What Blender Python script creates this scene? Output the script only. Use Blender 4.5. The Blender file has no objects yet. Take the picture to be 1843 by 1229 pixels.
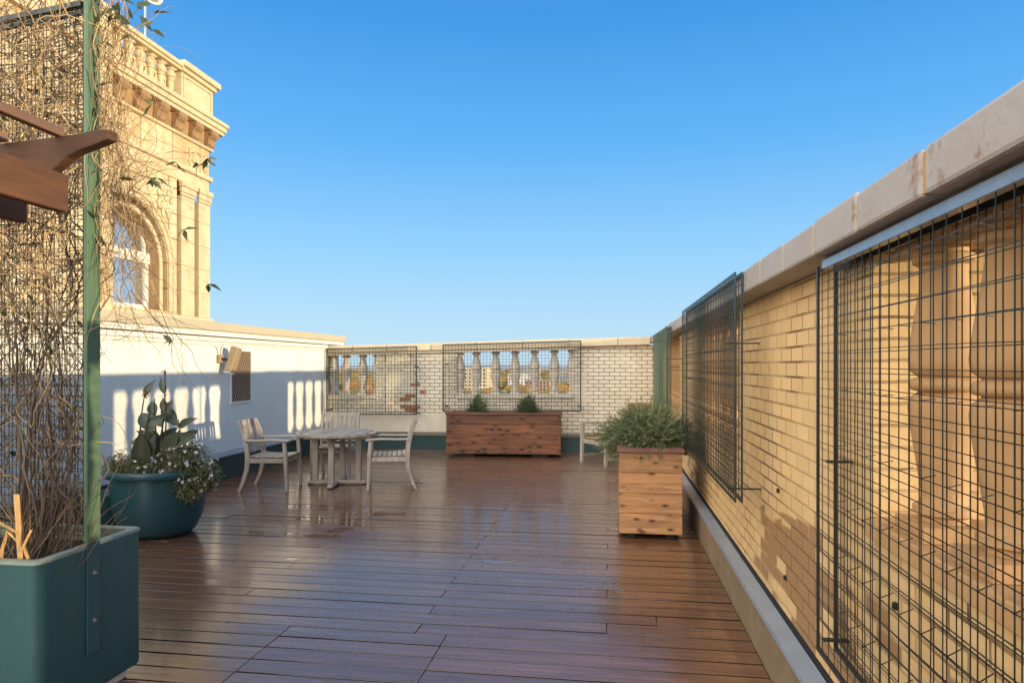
import bpy, bmesh, math, random
from mathutils import Vector, Matrix, noise
R=math.radians; PI=math.pi
random.seed(7)
scene=bpy.context.scene
# ---------------------------------------------------------------- camera, world, sun, exposure
YAW=R(8.16); EYE=1.65
cam=bpy.data.cameras.new('camera'); camo=bpy.data.objects.new('camera',cam); scene.collection.objects.link(camo)
camo.location=(0,0,EYE); camo.rotation_euler=(R(90),0,YAW)
cam.sensor_width=36; cam.lens=36*1228/1843; cam.shift_y=42.5/1843; cam.clip_start=.05; cam.clip_end=9000
scene.camera=camo
SUN_AZ=105.9; SUN_EL=5.5
world=bpy.data.worlds.new("World"); scene.world=world; world.use_nodes=True
wn=world.node_tree.nodes; wl=world.node_tree.links
bg=wn['Background']; sky=wn.new('ShaderNodeTexSky'); sky.sky_type='NISHITA'; sky.sun_disc=False
sky.sun_elevation=R(SUN_EL); sky.sun_rotation=R(SUN_AZ); sky.altitude=100; sky.air_density=1.0; sky.dust_density=.3; sky.ozone_density=2.5
# clear blue sky to the north, paling to the horizon; bright fill light added to the unseen south-west and zenith
EXPO=.45; BG=.15; K=1/(BG*2**EXPO)
def wnode(t,**k):
    n=wn.new(t)
    for a,b in k.items(): setattr(n,a,b)
    return n
tc=wnode('ShaderNodeTexCoord'); sx=wnode('ShaderNodeSeparateXYZ'); wl.new(tc.outputs['Generated'],sx.inputs[0])
rz=wnode('ShaderNodeValToRGB'); st=[(0,(.58,.82,1.0)),(.06,(.50,.79,1.03)),(.16,(.33,.69,1.06)),(.30,(.135,.50,1.02)),(.46,(.055,.34,.86)),(.62,(.16,.40,.84)),(1,(.50,.64,.86))]
e=rz.color_ramp.elements
while len(e)<len(st): e.new(.5)
for q,(p,c) in zip(e,st): q.position=p; q.color=(*c,1)
wl.new(sx.outputs[2],rz.inputs[0])
rs=wnode('ShaderNodeMapRange',interpolation_type='SMOOTHSTEP'); rs.inputs['From Min'].default_value=.02; rs.inputs['From Max'].default_value=.80
dt=wnode('ShaderNodeVectorMath',operation='DOT_PRODUCT'); dt.inputs[1].default_value=(-.62,-.78,0); wl.new(tc.outputs['Generated'],dt.inputs[0]); wl.new(dt.outputs['Value'],rs.inputs[0])
mx=wnode('ShaderNodeMix',data_type='RGBA'); wl.new(rs.outputs[0],mx.inputs[0]); wl.new(rz.outputs[0],mx.inputs[6]); mx.inputs[7].default_value=(4.5,4.2,3.8,1)
vs=wnode('ShaderNodeVectorMath',operation='SCALE'); wl.new(mx.outputs[2],vs.inputs[0]); vs.inputs['Scale'].default_value=K
m2=wnode('ShaderNodeMix',data_type='RGBA'); m2.inputs[0].default_value=.88; wl.new(sky.outputs[0],m2.inputs[6]); wl.new(vs.outputs[0],m2.inputs[7])
wl.new(m2.outputs[2],bg.inputs[0]); bg.inputs[1].default_value=BG
sl=bpy.data.lights.new('sun','SUN'); sl.energy=4.1; sl.angle=R(.6); sl.color=(1,.80,.50)
so=bpy.data.objects.new('sun',sl); scene.collection.objects.link(so)
sd=Vector((math.sin(R(SUN_AZ))*math.cos(R(SUN_EL)),math.cos(R(SUN_AZ))*math.cos(R(SUN_EL)),math.sin(R(SUN_EL))))
so.rotation_euler=sd.to_track_quat('Z','Y').to_euler()
scene.view_settings.view_transform='Standard'; scene.view_settings.look='None'; scene.view_settings.exposure=EXPO; scene.view_settings.gamma=1
scene.render.resolution_x=1024; scene.render.resolution_y=682
# ---------------------------------------------------------------- object helpers
col=scene.collection
def tag(o,label=None,cat=None,group=None,kind=None):
    if label:o['label']=label
    if cat:o['category']=cat
    if group:o['group']=group
    if kind:o['kind']=kind
    return o
def thing(name,label,cat,loc=(0,0,0),rz=0,group=None):
    o=bpy.data.objects.new(name,None); col.objects.link(o); o.location=loc; o.rotation_euler=(0,0,rz); o.empty_display_size=.1
    return tag(o,label,cat,group)
def kids(o): return [c for c in list(col.objects) if c.parent==o]
def dup(root,loc,rz=0,label=None,group=None,scale=None):
    ch=[c for c in col.objects if c.parent==root]; gr={c:[g for g in col.objects if g.parent==c] for c in ch}
    r=root.copy(); col.objects.link(r); r.location=loc; r.rotation_euler=(0,0,rz)
    if scale: r.scale=scale
    if label:r['label']=label
    if group:r['group']=group
    for c in ch:
        d=c.copy(); col.objects.link(d); d.parent=r
        for g in gr[c]:
            e=g.copy(); col.objects.link(e); e.parent=d
    return r
class MB:
    def __init__(s): s.v=[]; s.f=[]
    def box(s,x0,x1,y0,y1,z0,z1):
        n=len(s.v); s.v+=[(x0,y0,z0),(x1,y0,z0),(x1,y1,z0),(x0,y1,z0),(x0,y0,z1),(x1,y0,z1),(x1,y1,z1),(x0,y1,z1)]
        s.f+=[tuple(n+i for i in q) for q in ((0,3,2,1),(4,5,6,7),(0,1,5,4),(1,2,6,5),(2,3,7,6),(3,0,4,7))]; return s
    def bar(s,a,b,w,h,up=(0,0,1),w2=None,h2=None):
        a=Vector(a);b=Vector(b);d=(b-a).normalized();u=Vector(up)
        if abs(d.dot(u))>.98:u=Vector((1,0,0))
        r=d.cross(u).normalized();u=r.cross(d).normalized(); w2=w if w2 is None else w2; h2=h if h2 is None else h2
        n=len(s.v)
        for p,ww,hh in ((a,w,h),(b,w2,h2)):
            for i,j in ((-1,-1),(1,-1),(1,1),(-1,1)): s.v.append(tuple(p+r*i*ww/2+u*j*hh/2))
        s.f+=[tuple(n+i for i in q) for q in ((0,3,2,1),(4,5,6,7),(0,1,5,4),(1,2,6,5),(2,3,7,6),(3,0,4,7))]; return s
    def wire(s,a,b,r): return s.bar(a,b,r*1.8,r*1.8)
    def tube(s,pts,rad,n=6,cap=True):
        pts=[Vector(p) for p in pts]; k=len(pts); base=len(s.v)
        rs=rad if isinstance(rad,(list,tuple)) else [rad]*k
        d0=(pts[1]-pts[0]).normalized(); u=Vector((0,0,1)) if abs(d0.z)<.9 else Vector((1,0,0)); r=d0.cross(u).normalized()
        for i,p in enumerate(pts):
            d=(pts[min(i+1,k-1)]-pts[max(i-1,0)]);
            if d.length<1e-9:d=d0
            d.normalize(); r=(r-d*r.dot(d)); r=r.normalized() if r.length>1e-6 else d.orthogonal().normalized(); q=d.cross(r)
            for j in range(n):
                a=2*PI*j/n; s.v.append(tuple(p+(r*math.cos(a)+q*math.sin(a))*rs[i]))
        for i in range(k-1):
            for j in range(n):
                a=base+i*n+j;b=base+i*n+(j+1)%n; s.f.append((a,b,b+n,a+n))
        if cap and n>2:
            s.f.append(tuple(base+j for j in range(n))[::-1]); s.f.append(tuple(base+(k-1)*n+j for j in range(n)))
        return s
    def lathe(s,prof,n=24,c=(0,0,0),cap=True,sq=None):
        base=len(s.v)
        for r,z in prof:
            for j in range(n):
                a=2*PI*j/n; s.v.append((c[0]+r*math.cos(a),c[1]+r*math.sin(a),c[2]+z))
        k=len(prof)
        for i in range(k-1):
            for j in range(n):
                a=base+i*n+j;b=base+i*n+(j+1)%n; s.f.append((a,b,b+n,a+n))
        if cap: s.f.append(tuple(base+j for j in range(n))[::-1]); s.f.append(tuple(base+(k-1)*n+j for j in range(n)))
        return s
    def prism(s,poly,axis,lo,hi):
        n=len(s.v);k=len(poly)
        def P(p,t): return {'x':(t,p[0],p[1]),'y':(p[0],t,p[1]),'z':(p[0],p[1],t)}[axis]
        s.v+=[P(p,lo) for p in poly]+[P(p,hi) for p in poly]
        s.f.append(tuple(range(n,n+k))[::-1]); s.f.append(tuple(range(n+k,n+2*k)))
        for i in range(k): j=(i+1)%k; s.f.append((n+i,n+j,n+k+j,n+k+i))
        return s
    def quad(s,a,b,c,d):
        n=len(s.v); s.v+=[tuple(a),tuple(b),tuple(c),tuple(d)]; s.f.append((n,n+1,n+2,n+3)); return s
    def tri(s,a,b,c):
        n=len(s.v); s.v+=[tuple(a),tuple(b),tuple(c)]; s.f.append((n,n+1,n+2)); return s
    def leaf(s,p,d,up,L,W,curl=.3,seg=4,fold=.15):
        p=Vector(p);d=Vector(d).normalized();up=Vector(up); sd=d.cross(up)
        sd=sd.normalized() if sd.length>1e-4 else d.orthogonal().normalized(); up=sd.cross(d).normalized()
        n=len(s.v); cur=p.copy(); dd=d.copy()
        for i in range(seg+1):
            t=i/seg; w=W*(max(0,math.sin(PI*min(1,t**.68)))**1.25*.5+.001) if t<1 else .0005
            if i==0:w=W*.06
            s.v+=[tuple(cur+sd*w+up*w*fold*2),tuple(cur),tuple(cur-sd*w+up*w*fold*2)]
            dd=(dd-up*curl/seg).normalized(); up=sd.cross(dd).normalized(); cur=cur+dd*L/seg
        for i in range(seg):
            a=n+i*3; s.f+=[(a,a+1,a+4,a+3),(a+1,a+2,a+5,a+4)]
        return s
    def tf(s,fn): s.v=[fn(*p) for p in s.v]; return s
    def build(s,name,mat,parent=None,smooth=False,bevel=0,loc=None,weld=False,seg=1):
        m=bpy.data.meshes.new(name); m.from_pydata(s.v,[],s.f); m.validate()
        bm=bmesh.new(); bm.from_mesh(m)
        if len(s.f)<60000: bmesh.ops.recalc_face_normals(bm,faces=bm.faces)
        bm.to_mesh(m); bm.free()
        if smooth:
            m.shade_smooth()
            if smooth!='all': m.set_sharp_from_angle(angle=R(40))
        m.materials.append(mat)
        o=bpy.data.objects.new(name,m); col.objects.link(o)
        if parent:o.parent=parent
        if loc:o.location=loc
        if bevel:
            b=o.modifiers.new('bevel','BEVEL'); b.width=bevel; b.segments=seg; b.limit_method='ANGLE'; b.angle_limit=R(50)
        return o
# ---------------------------------------------------------------- materials
def newmat(name):
    m=bpy.data.materials.new(name); m.use_nodes=True; nt=m.node_tree; return m,nt.nodes,nt.links,nt.nodes['Principled BSDF']
def ramp(N,stops,interp='LINEAR'):
    r=N.new('ShaderNodeValToRGB'); e=r.color_ramp.elements; r.color_ramp.interpolation=interp
    while len(e)<len(stops): e.new(.5)
    for q,(p,c) in zip(e,stops): q.position=p; q.color=(*c,1) if len(c)==3 else c
    return r
def mapping(N,L,scale=(1,1,1),rot=(0,0,0),loc=(0,0,0),src='Object'):
    t=N.new('ShaderNodeTexCoord'); m=N.new('ShaderNodeMapping'); m.inputs['Scale'].default_value=scale; m.inputs['Rotation'].default_value=rot; m.inputs['Location'].default_value=loc
    L.new(t.outputs[src],m.inputs[0]); return m
def tex(N,L,src,scale,detail=4,rough=.6,dist=0):
    n=N.new('ShaderNodeTexNoise'); n.inputs['Scale'].default_value=scale; n.inputs['Detail'].default_value=detail; n.inputs['Roughness'].default_value=rough; n.inputs['Distortion'].default_value=dist
    L.new(src.outputs[0],n.inputs['Vector']); return n
def mixc(N,L,f,a,b,mode='MIX'):
    m=N.new('ShaderNodeMix'); m.data_type='RGBA'; m.blend_type=mode
    for i,v in ((0,f),(6,a),(7,b)):
        if hasattr(v,'links') or hasattr(v,'is_linked'): L.new(v,m.inputs[i])
        elif i==0: m.inputs[0].default_value=v
        else: m.inputs[i].default_value=(*v,1)
    return m.outputs[2]
def math_(N,L,op,a,b=None,clamp=False):
    m=N.new('ShaderNodeMath'); m.operation=op; m.use_clamp=clamp
    for i,v in ((0,a),(1,b)):
        if v is None: continue
        if hasattr(v,'is_linked'): L.new(v,m.inputs[i])
        else: m.inputs[i].default_value=v
    return m.outputs[0]
def bump(N,L,P,h,strength=.3,dist=.01):
    b=N.new('ShaderNodeBump'); b.inputs['Strength'].default_value=strength; b.inputs['Distance'].default_value=dist
    L.new(h,b.inputs['Height']); L.new(b.outputs[0],P.inputs['Normal']); return b
def plain(name,c1,c2=None,scale=6,rough=.6,metal=0,bmp=.15,bd=.004,stretch=(1,1,1),spots=None,coat=0,rvar=0,island=0):
    m,N,L,P=newmat(name); c2=c2 or tuple(x*.75 for x in c1); mp=mapping(N,L,stretch)
    n=tex(N,L,mp,scale,6,.65); r=ramp(N,[(.3,c1),(.7,c2)]); L.new(n.outputs[0],r.inputs[0]); out=r.outputs[0]
    if spots:
        n2=tex(N,L,mp,spots[0],5,.7); r2=ramp(N,[(spots[1],(0,0,0)),(spots[1]+.08,(1,1,1))]); L.new(n2.outputs[0],r2.inputs[0])
        out=mixc(N,L,r2.outputs[0],out,spots[2])
    if island:
        g=N.new('ShaderNodeNewGeometry'); r3=ramp(N,[(0,(1-island,)*3),(1,(1+island,)*3)]); L.new(g.outputs['Random Per Island'],r3.inputs[0]); out=mixc(N,L,1.0,out,r3.outputs[0],'MULTIPLY')
    L.new(out,P.inputs['Base Color']); P.inputs['Roughness'].default_value=rough; P.inputs['Metallic'].default_value=metal
    if rvar:
        rr=math_(N,L,'MULTIPLY_ADD',n.outputs[0],rvar); N.active=None; rr.node.inputs[2].default_value=rough-rvar/2; L.new(rr,P.inputs['Roughness'])
    if coat: P.inputs['Coat Weight'].default_value=coat; P.inputs['Coat Roughness'].default_value=.15
    if bmp:
        n3=tex(N,L,mp,scale*6,6,.7); bump(N,L,P,n3.outputs[0],bmp,bd)
    return m
def brick(name,axis,cols,mort,brown,patch=.62,fill=.55,bump_s=.8,bw=.205,rh=.0735,streak=None,lowpatch=0):
    m,N,L,P=newmat(name); t=N.new('ShaderNodeTexCoord'); sp=N.new('ShaderNodeSeparateXYZ'); cb=N.new('ShaderNodeCombineXYZ'); L.new(t.outputs['Object'],sp.inputs[0])
    L.new(sp.outputs[axis],cb.inputs[0]); L.new(sp.outputs[2],cb.inputs[1])
    wob=tex(N,L,t,7,3); wv=N.new('ShaderNodeVectorMath'); wv.operation='MULTIPLY_ADD'; L.new(wob.outputs[1],wv.inputs[0]); wv.inputs[1].default_value=(.012,.012,0); L.new(cb.outputs[0],wv.inputs[2])
    b=N.new('ShaderNodeTexBrick'); b.offset=.5; b.inputs['Scale'].default_value=1; b.inputs['Mortar Size'].default_value=.0062; b.inputs['Mortar Smooth'].default_value=.25
    b.inputs['Brick Width'].default_value=bw; b.inputs['Row Height'].default_value=rh; b.inputs['Color1'].default_value=(0,0,0,1); b.inputs['Color2'].default_value=(1,1,1,1); b.inputs['Mortar'].default_value=(.5,.5,.5,1)
    L.new(wv.outputs[0],b.inputs['Vector'])
    obj=cb
    n=tex(N,L,obj,2.2,5,.6); r=ramp(N,[(.3,cols[0]),(.7,cols[1])]); L.new(n.outputs[0],r.inputs[0])
    tint=ramp(N,[(0,(.93,.925,.91)),(1,(1.05,1.05,1.05))]); L.new(b.outputs[0],tint.inputs[0])
    base=mixc(N,L,1.0,r.outputs[0],tint.outputs[0],'MULTIPLY')
    big=tex(N,L,obj,.55,2,.5); s=math_(N,L,'MULTIPLY',b.outputs[0],.25); s=math_(N,L,'ADD',s,big.outputs[0])
    if lowpatch:
        zz=math_(N,L,'MAXIMUM',math_(N,L,'SUBTRACT',sp.outputs[2],lowpatch),0.0); s=math_(N,L,'SUBTRACT',s,math_(N,L,'MULTIPLY',zz,1.2))
    rb=ramp(N,[(patch,(0,0,0)),(patch+.02,(1,1,1))]); L.new(s,rb.inputs[0])
    base=mixc(N,L,rb.outputs[0],base,brown)
    # paint has filled the joints here and there
    fl=tex(N,L,obj,1.3,3,.5); rf=ramp(N,[(fill-.06,(1,1,1)),(fill+.06,(.38,.38,.38))]); L.new(fl.outputs[0],rf.inputs[0])
    mf=math_(N,L,'MULTIPLY',b.outputs[1],math_(N,L,'MAXIMUM',rf.outputs[0],math_(N,L,'MULTIPLY',rb.outputs[0],.8)))
    base=mixc(N,L,mf,base,mort)
    if streak:
        ms=mapping(N,L,(1.2,1.2,.18)); ns=tex(N,L,ms,3,4,.6); rs=ramp(N,[(.58,(0,0,0)),(.75,(.55,.55,.55))]); L.new(ns.outputs[0],rs.inputs[0]); base=mixc(N,L,rs.outputs[0],base,streak)
    L.new(base,P.inputs['Base Color']); P.inputs['Roughness'].default_value=.75
    fine=tex(N,L,t,60,5,.7); med=tex(N,L,t,9,4,.6)
    h=math_(N,L,'MULTIPLY',mf,-1.0); h=math_(N,L,'ADD',h,math_(N,L,'MULTIPLY',fine.outputs[0],.25)); h=math_(N,L,'ADD',h,math_(N,L,'MULTIPLY',med.outputs[0],.6))
    h=math_(N,L,'ADD',h,math_(N,L,'MULTIPLY',rb.outputs[0],-.4)); h=math_(N,L,'ADD',h,math_(N,L,'MULTIPLY',b.outputs[0],.15))
    bump(N,L,P,h,bump_s,.008); return m
def wood(name,c1,c2,axis=0,scale=3,rough=.6,knots=0,island=.25,bm=.25,spec=.5,tone=.6,ks=1):
    m,N,L,P=newmat(name); st=[14,14,14]; st[axis]=1.0
    g=N.new('ShaderNodeNewGeometry'); t=N.new('ShaderNodeTexCoord'); ad=N.new('ShaderNodeVectorMath'); ad.operation='ADD'
    sc=N.new('ShaderNodeVectorMath'); sc.operation='SCALE'; cb=N.new('ShaderNodeCombineXYZ')
    for i in range(3): L.new(g.outputs['Random Per Island'],cb.inputs[i])
    L.new(cb.outputs[0],sc.inputs[0]); sc.inputs['Scale'].default_value=37; L.new(t.outputs['Object'],ad.inputs[0]); L.new(sc.outputs[0],ad.inputs[1])
    mp=N.new('ShaderNodeMapping'); mp.inputs['Scale'].default_value=st; L.new(ad.outputs[0],mp.inputs[0])
    n=tex(N,L,mp,scale,7,.65,.6); r=ramp(N,[(.3,c1),(.5,tuple((a+b)/2 for a,b in zip(c1,c2))),(.72,c2)]); L.new(n.outputs[0],r.inputs[0]); out=r.outputs[0]
    r3=ramp(N,[(0,(1-island,)*3),(1,(1+island,)*3)]); L.new(g.outputs['Random Per Island'],r3.inputs[0]); out=mixc(N,L,1.0,out,r3.outputs[0],'MULTIPLY')
    lo=N.new('ShaderNodeMapping'); ls=[3,3,3]; ls[axis]=.8; lo.inputs['Scale'].default_value=ls; L.new(ad.outputs[0],lo.inputs[0]); ln=tex(N,L,lo,1.8,4,.6,.4); lr=ramp(N,[(.35,(1.35,1.3,1.2)),(.52,(1,1,1)),(.66,(.55,.5,.46))]); L.new(ln.outputs[0],lr.inputs[0]); out=mixc(N,L,tone,out,mixc(N,L,1.0,out,lr.outputs[0],'MULTIPLY'))
    if knots:
        k=[2.5,2.5,2.5]; k[axis]=1.2; mk=N.new('ShaderNodeMapping'); mk.inputs['Scale'].default_value=k; L.new(ad.outputs[0],mk.inputs[0])
        v=N.new('ShaderNodeTexVoronoi'); v.inputs['Scale'].default_value=knots; L.new(mk.outputs[0],v.inputs['Vector']); rk=ramp(N,[(.10*ks,(.92,.92,.92)),(.15*ks,(.5,.5,.5)),(.27*ks,(0,0,0))]); L.new(v.outputs['Distance'],rk.inputs[0])
        out=mixc(N,L,rk.outputs[0],out,tuple(x*.3 for x in c2))
    L.new(out,P.inputs['Base Color']); P.inputs['Roughness'].default_value=rough; bump(N,L,P,n.outputs[0],bm,.004); return m
def foliage(name,cs,rough=.55,trans=.25):
    m,N,L,P=newmat(name); g=N.new('ShaderNodeNewGeometry'); r=ramp(N,[(i/(len(cs)-1),c) for i,c in enumerate(cs)]); L.new(g.outputs['Random Per Island'],r.inputs[0])
    L.new(r.outputs[0],P.inputs['Base Color']); P.inputs['Roughness'].default_value=rough
    if trans:
        tr=N.new('ShaderNodeBsdfTranslucent'); L.new(r.outputs[0],tr.inputs[0]); mx=N.new('ShaderNodeMixShader'); mx.inputs[0].default_value=trans
        L.new(P.outputs[0],mx.inputs[1]); L.new(tr.outputs[0],mx.inputs[2]); L.new(mx.outputs[0],N['Material Output'].inputs[0])
    return m
def stone_blocks(name,c1,c2,bw,rh,axis,mort,rough=.7,streak=(.45,.33,.2)):
    m,N,L,P=newmat(name); t=N.new('ShaderNodeTexCoord'); sp=N.new('ShaderNodeSeparateXYZ'); cb=N.new('ShaderNodeCombineXYZ'); L.new(t.outputs['Object'],sp.inputs[0]); L.new(sp.outputs[axis],cb.inputs[0]); L.new(sp.outputs[2],cb.inputs[1])
    b=N.new('ShaderNodeTexBrick'); b.inputs['Scale'].default_value=1; b.inputs['Mortar Size'].default_value=.026; b.inputs['Brick Width'].default_value=bw; b.inputs['Row Height'].default_value=rh
    b.inputs['Color1'].default_value=(*c1,1); b.inputs['Color2'].default_value=(*c2,1); b.inputs['Mortar'].default_value=(*mort,1); L.new(cb.outputs[0],b.inputs['Vector'])
    ms=mapping(N,L,(1,1,.3)); n=tex(N,L,ms,1.6,6,.65); r=ramp(N,[(.38,(1.05,1.05,1.05)),(.72,(.74,.64,.50))]); L.new(n.outputs[0],r.inputs[0]); out=mixc(N,L,1.0,b.outputs[0],r.outputs[0],'MULTIPLY')
    L.new(out,P.inputs['Base Color']); P.inputs['Roughness'].default_value=rough
    h=math_(N,L,'MULTIPLY',b.outputs[1],-1.0); bump(N,L,P,h,.8,.03); return m
M={}
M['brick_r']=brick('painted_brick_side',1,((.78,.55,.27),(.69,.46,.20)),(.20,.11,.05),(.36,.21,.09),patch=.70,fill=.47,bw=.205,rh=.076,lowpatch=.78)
M['brick_b']=brick('painted_brick_end',0,((.74,.68,.55),(.68,.61,.47)),(.13,.085,.05),(.34,.16,.07),patch=.83,fill=.57,bw=.20,rh=.0725)
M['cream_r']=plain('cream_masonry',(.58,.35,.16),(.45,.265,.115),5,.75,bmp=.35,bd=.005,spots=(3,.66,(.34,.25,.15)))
M['cream_b']=plain('pale_masonry',(.68,.62,.52),(.58,.52,.41),5,.75,bmp=.3,bd=.005,spots=(3,.66,(.32,.26,.18)))
M['coping']=plain('coping_stone',(.42,.39,.375),(.37,.33,.30),3,.6,bmp=.5,bd=.008,spots=(4,.625,(.26,.17,.10)),island=.08)
M['coping_b']=plain('coping_stone_end',(.62,.52,.36),(.5,.40,.26),3,.6,bmp=.25,bd=.004,spots=(5,.66,(.30,.2,.12)),island=.08)
M['mortar']=plain('orange_mortar',(.50,.30,.12),(.4,.22,.08),20,.9,bmp=.4)
M['plaster']=plain('white_render',(.76,.75,.69),(.70,.68,.60),1.4,.7,bmp=.2,bd=.003,spots=(2.2,.62,(.62,.58,.48)),stretch=(1,1,.3))
M['fascia']=plain('roof_edge_metal',(.52,.45,.32),(.47,.40,.27),2,.5)
M['whitepaint']=plain('white_paint',(.80,.78,.72),(.74,.71,.64),4,.5)
M['teal_wall']=plain('teal_wall_base',(.02,.062,.062),(.014,.045,.045),3,.45,bmp=.2)
M['teal']=plain('teal_planter',(.040,.125,.122),(.032,.10,.10),2,.42,bmp=.08,bd=.003,spots=(1.7,.60,(.05,.115,.115)),stretch=(1,1,.4))
M['teal_rim']=plain('worn_teal_rim',(.30,.30,.22),(.12,.19,.17),6,.45,bmp=.2,stretch=(1,1,1))
M['teal_pot']=plain('teal_pot',(.026,.088,.10),(.02,.068,.08),2,.33,bmp=.06,bd=.003)
M['greenpost']=plain('green_steel',(.10,.175,.095),(.085,.15,.085),5,.5,bmp=.05)
M['greenwire']=plain('green_wire',(.024,.038,.036),(.015,.026,.024),10,.35,metal=.4,bmp=0)
M['palewire']=plain('pale_green_wire',(.10,.16,.11),(.07,.12,.08),10,.45,metal=.2,bmp=0)
M['blackframe']=plain('dark_steel',(.02,.025,.025),(.03,.035,.035),10,.4,metal=.3,bmp=0)
M['greenframe']=plain('dark_green_steel',(.018,.036,.034),(.025,.045,.04),10,.4,metal=.2,bmp=0)
M['galv']=plain('galvanised_steel',(.35,.42,.5),(.25,.32,.4),8,.3,metal=.6,bmp=0)
M['flash']=plain('grey_flashing',(.35,.42,.50),(.28,.34,.42),3,.25,metal=.3,bmp=.05)
M['board']=plain('curb_board',(.27,.20,.12),(.19,.14,.08),5,.8,bmp=.35,stretch=(1,1,1),spots=(2.5,.6,(.2,.15,.09)))
M['wet_flash']=plain('dull_lead_flashing',(.14,.125,.10),(.09,.085,.075),4,.4,bmp=.1)
M['bolt']=plain('steel_bolt',(.6,.6,.6),(.4,.4,.4),8,.3,metal=.8,bmp=0)
M['soil']=plain('soil',(.045,.026,.015),(.02,.012,.008),20,.95,bmp=.8,bd=.02)
M['teak']=wood('weathered_teak',(.41,.36,.31),(.25,.21,.18),2,2,.6,0,.18)
M['teak_h']=wood('weathered_teak_flat',(.44,.38,.31),(.27,.225,.18),1,2,.45,0,.2)
M['teakbrown']=wood('brown_teak',(.26,.13,.06),(.15,.07,.035),2,2,.6,0,.2)
M['redwood']=wood('stained_planter_wood',(.20,.075,.03),(.055,.022,.012),0,2.2,.55,4.2,.35,tone=.9,ks=1.5)
M['redwood_trim']=wood('stained_trim_wood',(.13,.055,.03),(.08,.03,.018),0,2.2,.5,0,.2)
M['cedar']=wood('knotty_cedar',(.46,.25,.11),(.20,.09,.04),0,2.0,.6,4.6,.34)
M['cedar_top']=wood('dark_cedar_trim',(.22,.10,.07),(.13,.06,.045),0,2,.5,0,.15)
M['pergwood']=wood('pergola_wood',(.115,.048,.019),(.05,.021,.009),1,1.2,.8,3.2,.15)
M['pergwood_x']=wood('pergola_rafter_wood',(.10,.042,.018),(.042,.018,.009),0,1.2,.8,3.2,.15)
M['pergtop']=wood('pergola_slat_wood',(.20,.11,.065),(.12,.06,.036),1,1.5,.6,0,.15)
M['vine']=foliage('dry_vine',[(.13,.08,.045),(.40,.26,.12),(.52,.36,.17),(.09,.06,.04),(.46,.30,.14)],.75,0)
M['vinedark']=foliage('old_vine_wood',[(.055,.04,.028),(.15,.105,.07),(.08,.055,.04),(.24,.165,.10)],.8,0)
M['vleaf']=foliage('evergreen_vine_leaf',[(.03,.055,.02),(.05,.08,.025),(.12,.12,.04),(.035,.05,.03)],.4,.2)
M['stake']=wood('yellow_stake',(.55,.34,.13),(.42,.24,.09),2,2,.7,0,.1)
M['juniper']=foliage('juniper_needles',[(.08,.11,.05),(.14,.18,.075),(.20,.24,.09),(.10,.12,.07),(.25,.26,.11)],.6,.2)
M['shrub']=foliage('dark_conifer',[(.04,.075,.035),(.07,.11,.045),(.09,.12,.05),(.05,.065,.035)],.6,.15)
M['petleaf']=foliage('petunia_leaf',[(.09,.12,.04),(.16,.18,.06),(.24,.23,.09),(.10,.11,.045),(.28,.26,.13)],.6,.25)
M['petal']=foliage('white_petals',[(.72,.66,.68),(.8,.76,.74),(.62,.55,.62)],.6,.3)
M['canna']=foliage('dark_canna_leaf',[(.04,.055,.03),(.065,.085,.04),(.075,.065,.035),(.05,.075,.04),(.10,.12,.055)],.35,.15)
M['dryflower']=foliage('dried_flower',[(.30,.10,.03),(.38,.17,.05),(.2,.08,.03)],.8,.2)
M['terra']=stone_blocks('terracotta_blocks',(.72,.60,.39),(.60,.47,.28),1.05,.82,1,(.36,.24,.12))
M['terra_s']=plain('terracotta_trim',(.70,.575,.37),(.58,.45,.27),1.5,.65,bmp=.3,bd=.01,spots=(1.2,.62,(.50,.34,.18)))
M['terra_d']=plain('terracotta_brown_shade',(.42,.26,.13),(.26,.15,.07),2.5,.75,bmp=.5,bd=.02)  # brown terracotta: painted shade on soffit, groove, recess and brackets; ornament tone on reveal
M['lampmetal']=plain('tan_lamp_metal',(.34,.25,.15),(.28,.19,.11),8,.45)
M['grille']=plain('brown_grille',(.42,.30,.19),(.36,.25,.15),8,.6)
M['louvre']=plain('vent_back',(.16,.11,.09),(.12,.08,.07),8,.8)
M['dish']=plain('dish_white',(.75,.72,.62),None,8,.5)
def glassm():
    m,N,L,P=newmat('window_glass'); P.inputs['Base Color'].default_value=(.62,.7,.8,1); P.inputs['Metallic'].default_value=.9; P.inputs['Roughness'].default_value=.06; return m
M['glass']=glassm()
PITCH_=.163
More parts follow.
